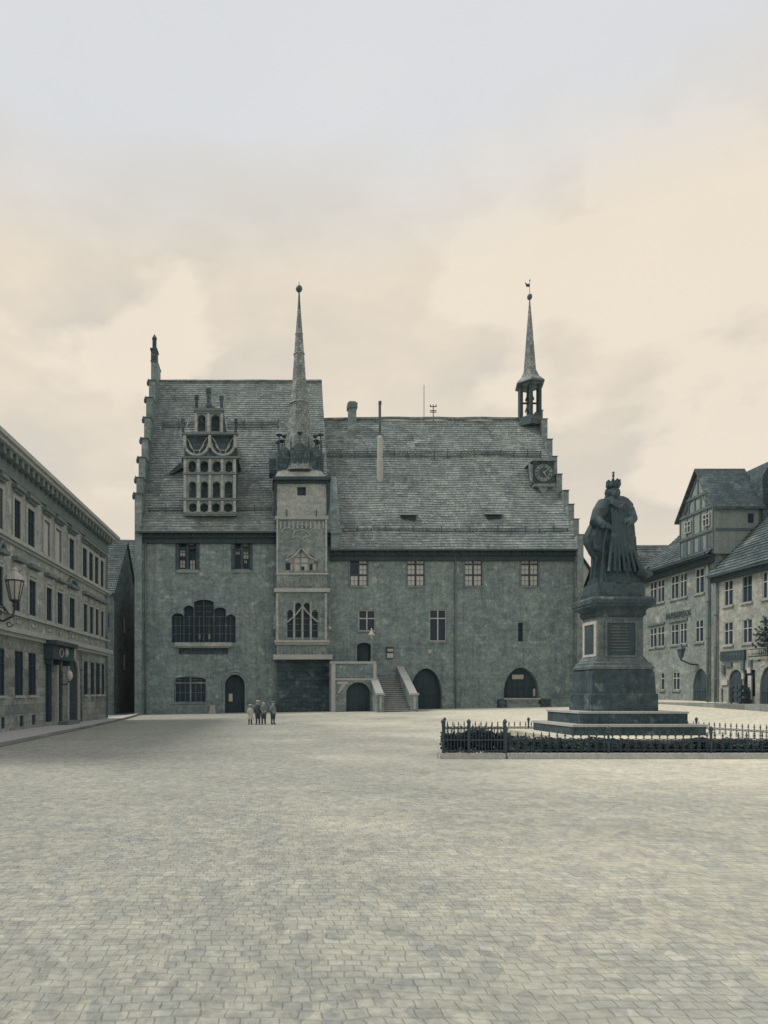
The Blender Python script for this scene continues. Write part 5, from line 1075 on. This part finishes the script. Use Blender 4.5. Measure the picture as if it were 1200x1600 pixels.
# ---------------------------------------------------------------- children
def person(px, Y, hgt, face, top_m, bot_m, label, skirt=False, cap=False, pose=0):
    x = (px-420)*Y/1000; g0 = gz(x, Y); s = hgt/1.3
    t = thing('person', label, 'person', (x, Y, g0), 'children standing in front of the town hall')
    R_ = Matrix.Rotation(face, 3, 'Z')
    V = []; E = []; RR = []
    def add(x_, y_, z_, r, par=None):
        V.append(R_ @ Vector((x_*s, y_*s, z_*s))); RR.append(r*s)
        if par is not None: E.append((par, len(V)-1))
        return len(V)-1
    pel = add(0, 0, .66, .095); ch_ = add(0, 0, .84, .09, pel); sh = add(0, .0, .98, .085, ch_); nk = add(0, -.005, 1.06, .042, sh)
    hd = add(0, -.01, 1.13, .075, nk); h2 = add(0, -.01, 1.2, .08, hd); h3 = add(0, -.005, 1.26, .055, h2); add(0, -.095, 1.145, .012, hd)
    for sg in (-1, 1):
        add(sg*.082, 0, 1.15, .016, hd)
        a = add(sg*.12, 0, .99, .048, sh); e_ = add(sg*(.15+.02*pose), .01, .79, .034, a); w = add(sg*(.15-.06*pose), -.05-.06*pose, .62+.12*pose, .023, e_)
        pm = add(sg*(.15-.08*pose), -.06-.07*pose, .57+.12*pose, .026, w)
        for k, l in enumerate((.05, .06, .056, .044)):
            f1 = add(sg*(.15-.08*pose), -.08-.07*pose+k*.014, .57+.12*pose-l*.6, .009, pm); add(sg*(.145-.08*pose), -.085-.07*pose+k*.014, .57+.12*pose-l, .008, f1)
        add(sg*(.13-.08*pose), -.095-.07*pose, .56+.12*pose, .010, pm)
        hp = add(sg*.065, 0, .6, .075, pel); kn = add(sg*(.075), -.01, .34, .048, hp); an = add(sg*.08, .01, .07, .03, kn); add(sg*.09, -.1, .03, .028, an)
    me = bpy.data.meshes.new('body'); me.from_pydata([tuple(v) for v in V], E, []); b = bpy.data.objects.new('body', me); COL.objects.link(b); b.parent = t
    m_ = b.modifiers.new('skin', 'SKIN'); sd_ = me.skin_vertices[0].data
    for i, r in enumerate(RR): sd_[i].radius = (r, r); sd_[i].use_root = (i == 0)
    b.modifiers.new('sub', 'SUBSURF').levels = 2; b.modifiers['sub'].render_levels = 2; me.materials.append(MATS['skin'])
    def lo(nm, m, rings, n=16, cx_=0, cy_=0):
        q = MB(); O3 = Vector((x, Y, g0))
        for r, rz_, z_ in rings:
            for j in range(n):
                th = 2*math.pi*j/n; f = 1+.05*math.sin(5*th+z_*9); q.v.append(O3+R_ @ Vector(((cx_+r*f*math.cos(th))*s, (cy_+rz_*f*math.sin(th))*s, z_*s)))
        for k in range(len(rings)-1):
            for j in range(n): q.f.append([k*n+j, k*n+(j+1) % n, (k+1)*n+(j+1) % n, (k+1)*n+j])
        return q.build(nm, m, t, True)
    if skirt: lo('dress', top_m, [(.21, .17, .36), (.18, .15, .52), (.135, .11, .78), (.15, .115, .92), (.155, .1, 1.0), (.10, .085, 1.05), (.055, .055, 1.075)])
    else:
        lo('jacket', top_m, [(.145, .12, .58), (.135, .115, .74), (.15, .12, .92), (.155, .1, 1.0), (.10, .085, 1.05), (.055, .055, 1.075)])
        for sg in (-1, 1): lo('trouser_leg', bot_m, [(.062, .062, .30), (.085, .09, .5), (.095, .11, .66)], 12, sg*.068)
    for sg in (-1, 1):
        q = MB(); O3 = Vector((x, Y, g0)); P_ = lambda a, b_, c: O3+R_ @ (Vector((a, b_, c))*s)
        q.tube([P_(sg*.11, 0, 1.0), P_(sg*(.15+.02*pose), .01, .79), P_(sg*(.15-.06*pose), -.05-.06*pose, .63+.12*pose)], [.062*s, .05*s, .036*s], 10); q.build('sleeve', top_m, t, True)
        q = MB(); q.tube([P_(sg*.076, -.005, .33), P_(sg*.08, .01, .07)], [.052*s, .04*s], 10); q.build('stocking', 'dark_cloth', t, True)
        q = MB(); q.tube([P_(sg*.08, .04, .04), P_(sg*.082, -.03, .045), P_(sg*.09, -.12, .03)], [.036*s, .042*s, .03*s], 10); q.build('shoe', 'dark_cloth', t, True)
    q = MB(); q.ball(Vector((x, Y, g0))+R_ @ (Vector((0, .018, 1.215))*s), .092*s, 12, 8, (1, 1, .95)); q.build('hair', 'hair', t, True)
    if cap:
        q = MB(); q.lathe(Vector((x, Y, g0+1.235*s)), [(.1*s, 0), (.115*s, .03*s), (.09*s, .06*s), (.02*s, .075*s)], 12); q.build('cap', cap, t, True)
    for sg in (-1, 1):
        q = MB(); q.ball(Vector((x, Y, g0))+R_ @ (Vector((sg*.03, -.08, 1.17))*s), .011*s, 6, 5); q.build('eye', 'dark_cloth', t)
person(391, 35.4, 1.12, .25, 'pale_cloth', 'dark_cloth', 'little girl in a pale knee length dress and dark stockings, leftmost of the four', True, 'pale_cloth', 1)
person(403, 35.5, 1.33, -.1, 'dark_cloth', 'dark_cloth', 'child in a dark jacket and pale cap standing beside the girl in the pale dress', False, 'pale_cloth', 0)
person(412, 35.4, 1.31, 0, 'mid_cloth', 'dark_cloth', 'bareheaded boy in grey jacket with hands held together, third from the left', False, False, 1)
person(426.5, 35.4, 1.27, .6, 'mid_cloth', 'dark_cloth', 'boy with pale collar and dark trousers turned sideways, rightmost of the four', False, 'mid_cloth', 1)
# ---------------------------------------------------------------- camera, light, sky
cam = bpy.data.cameras.new('camera'); co = bpy.data.objects.new('camera', cam); COL.objects.link(co); SC.camera = co
co.location = (0, 0, H); co.rotation_euler = (math.pi/2, 0, 0); cam.sensor_fit = 'HORIZONTAL'; cam.sensor_width = 36; cam.lens = 30
cam.shift_x = .15; cam.shift_y = .235; cam.clip_end = 5000
SC.render.resolution_x = 768; SC.render.resolution_y = 1024
sun = bpy.data.lights.new('sun', 'SUN'); sun.energy = 2.3; sun.angle = math.radians(14); sun.color = (1, .93, .82)
so = bpy.data.objects.new('sun', sun); COL.objects.link(so)
dirv = Vector((.56, -.09, -.82)).normalized(); so.rotation_euler = dirv.to_track_quat('-Z', 'Y').to_euler()
w = bpy.data.worlds.new('World'); SC.world = w; w.use_nodes = True; nt = w.node_tree; nt.nodes.clear()
out = nd(nt, 'ShaderNodeOutputWorld'); sky = nd(nt, 'ShaderNodeTexSky', sky_type='NISHITA'); sky.sun_disc = False
sky.sun_elevation = math.asin(-dirv.z); sky.sun_rotation = math.atan2(-dirv.x, -dirv.y)
b1 = nd(nt, 'ShaderNodeBackground'); nt.links.new(sky.outputs[0], b1.inputs[0]); b1.inputs[1].default_value = .10
tc = nd(nt, 'ShaderNodeTexCoord'); sep = nd(nt, 'ShaderNodeSeparateXYZ'); nt.links.new(tc.outputs['Generated'], sep.inputs[0])
def M2(op, a, b):
    m = nd(nt, 'ShaderNodeMath', operation=op)
    for s, v in ((m.inputs[0], a), (m.inputs[1], b)):
        if isinstance(v, (int, float)): s.default_value = v
        else: nt.links.new(v, s)
    return m.outputs[0]
zc = M2('MAXIMUM', M2('ADD', sep.outputs[2], .12), .02)
comb = nd(nt, 'ShaderNodeCombineXYZ'); nt.links.new(M2('DIVIDE', sep.outputs[0], zc), comb.inputs[0]); nt.links.new(M2('DIVIDE', sep.outputs[1], zc), comb.inputs[1])
n1 = noise(nt, comb.outputs[0], .8, 7, .55); n2 = noise(nt, tc.outputs['Generated'], 5.5, 8, .52, (1, 1, 2.2))
cl = M2('ADD', M2('MULTIPLY', n1, .45), M2('MULTIPLY', n2, .75))
n3 = noise(nt, tc.outputs['Generated'], 3.2, 9, .5, (1, 1, 1.8))
bank = mixc(nt, ramp(nt, cl, .50, .70), (.72, .66, .56), (.85, .745, .60))
bank = mixc(nt, mult(nt, ramp(nt, n3, .51, .56), .85), bank, (.92, .81, .66))
high = mixc(nt, ramp(nt, n1, .35, .65), (.72, .735, .755), (.78, .785, .79))
colr = mixc(nt, ramp(nt, M2('ADD', sep.outputs[2], M2('MULTIPLY', n2, .10)), .60, .71), bank, high)
b2 = nd(nt, 'ShaderNodeBackground'); nt.links.new(colr, b2.inputs[0]); b2.inputs[1].default_value = 1.0
ms = nd(nt, 'ShaderNodeMixShader'); ms.inputs[0].default_value = .93; nt.links.new(b1.outputs[0], ms.inputs[1]); nt.links.new(b2.outputs[0], ms.inputs[2]); nt.links.new(ms.outputs[0], out.inputs[0])
vs = SC.view_settings; SC.display_settings.display_device = 'sRGB'; vs.view_transform = 'Standard'; vs.look = 'None'; vs.exposure = 0; vs.gamma = 1; vs.use_curve_mapping = False
SC.cycles.max_bounces = 6
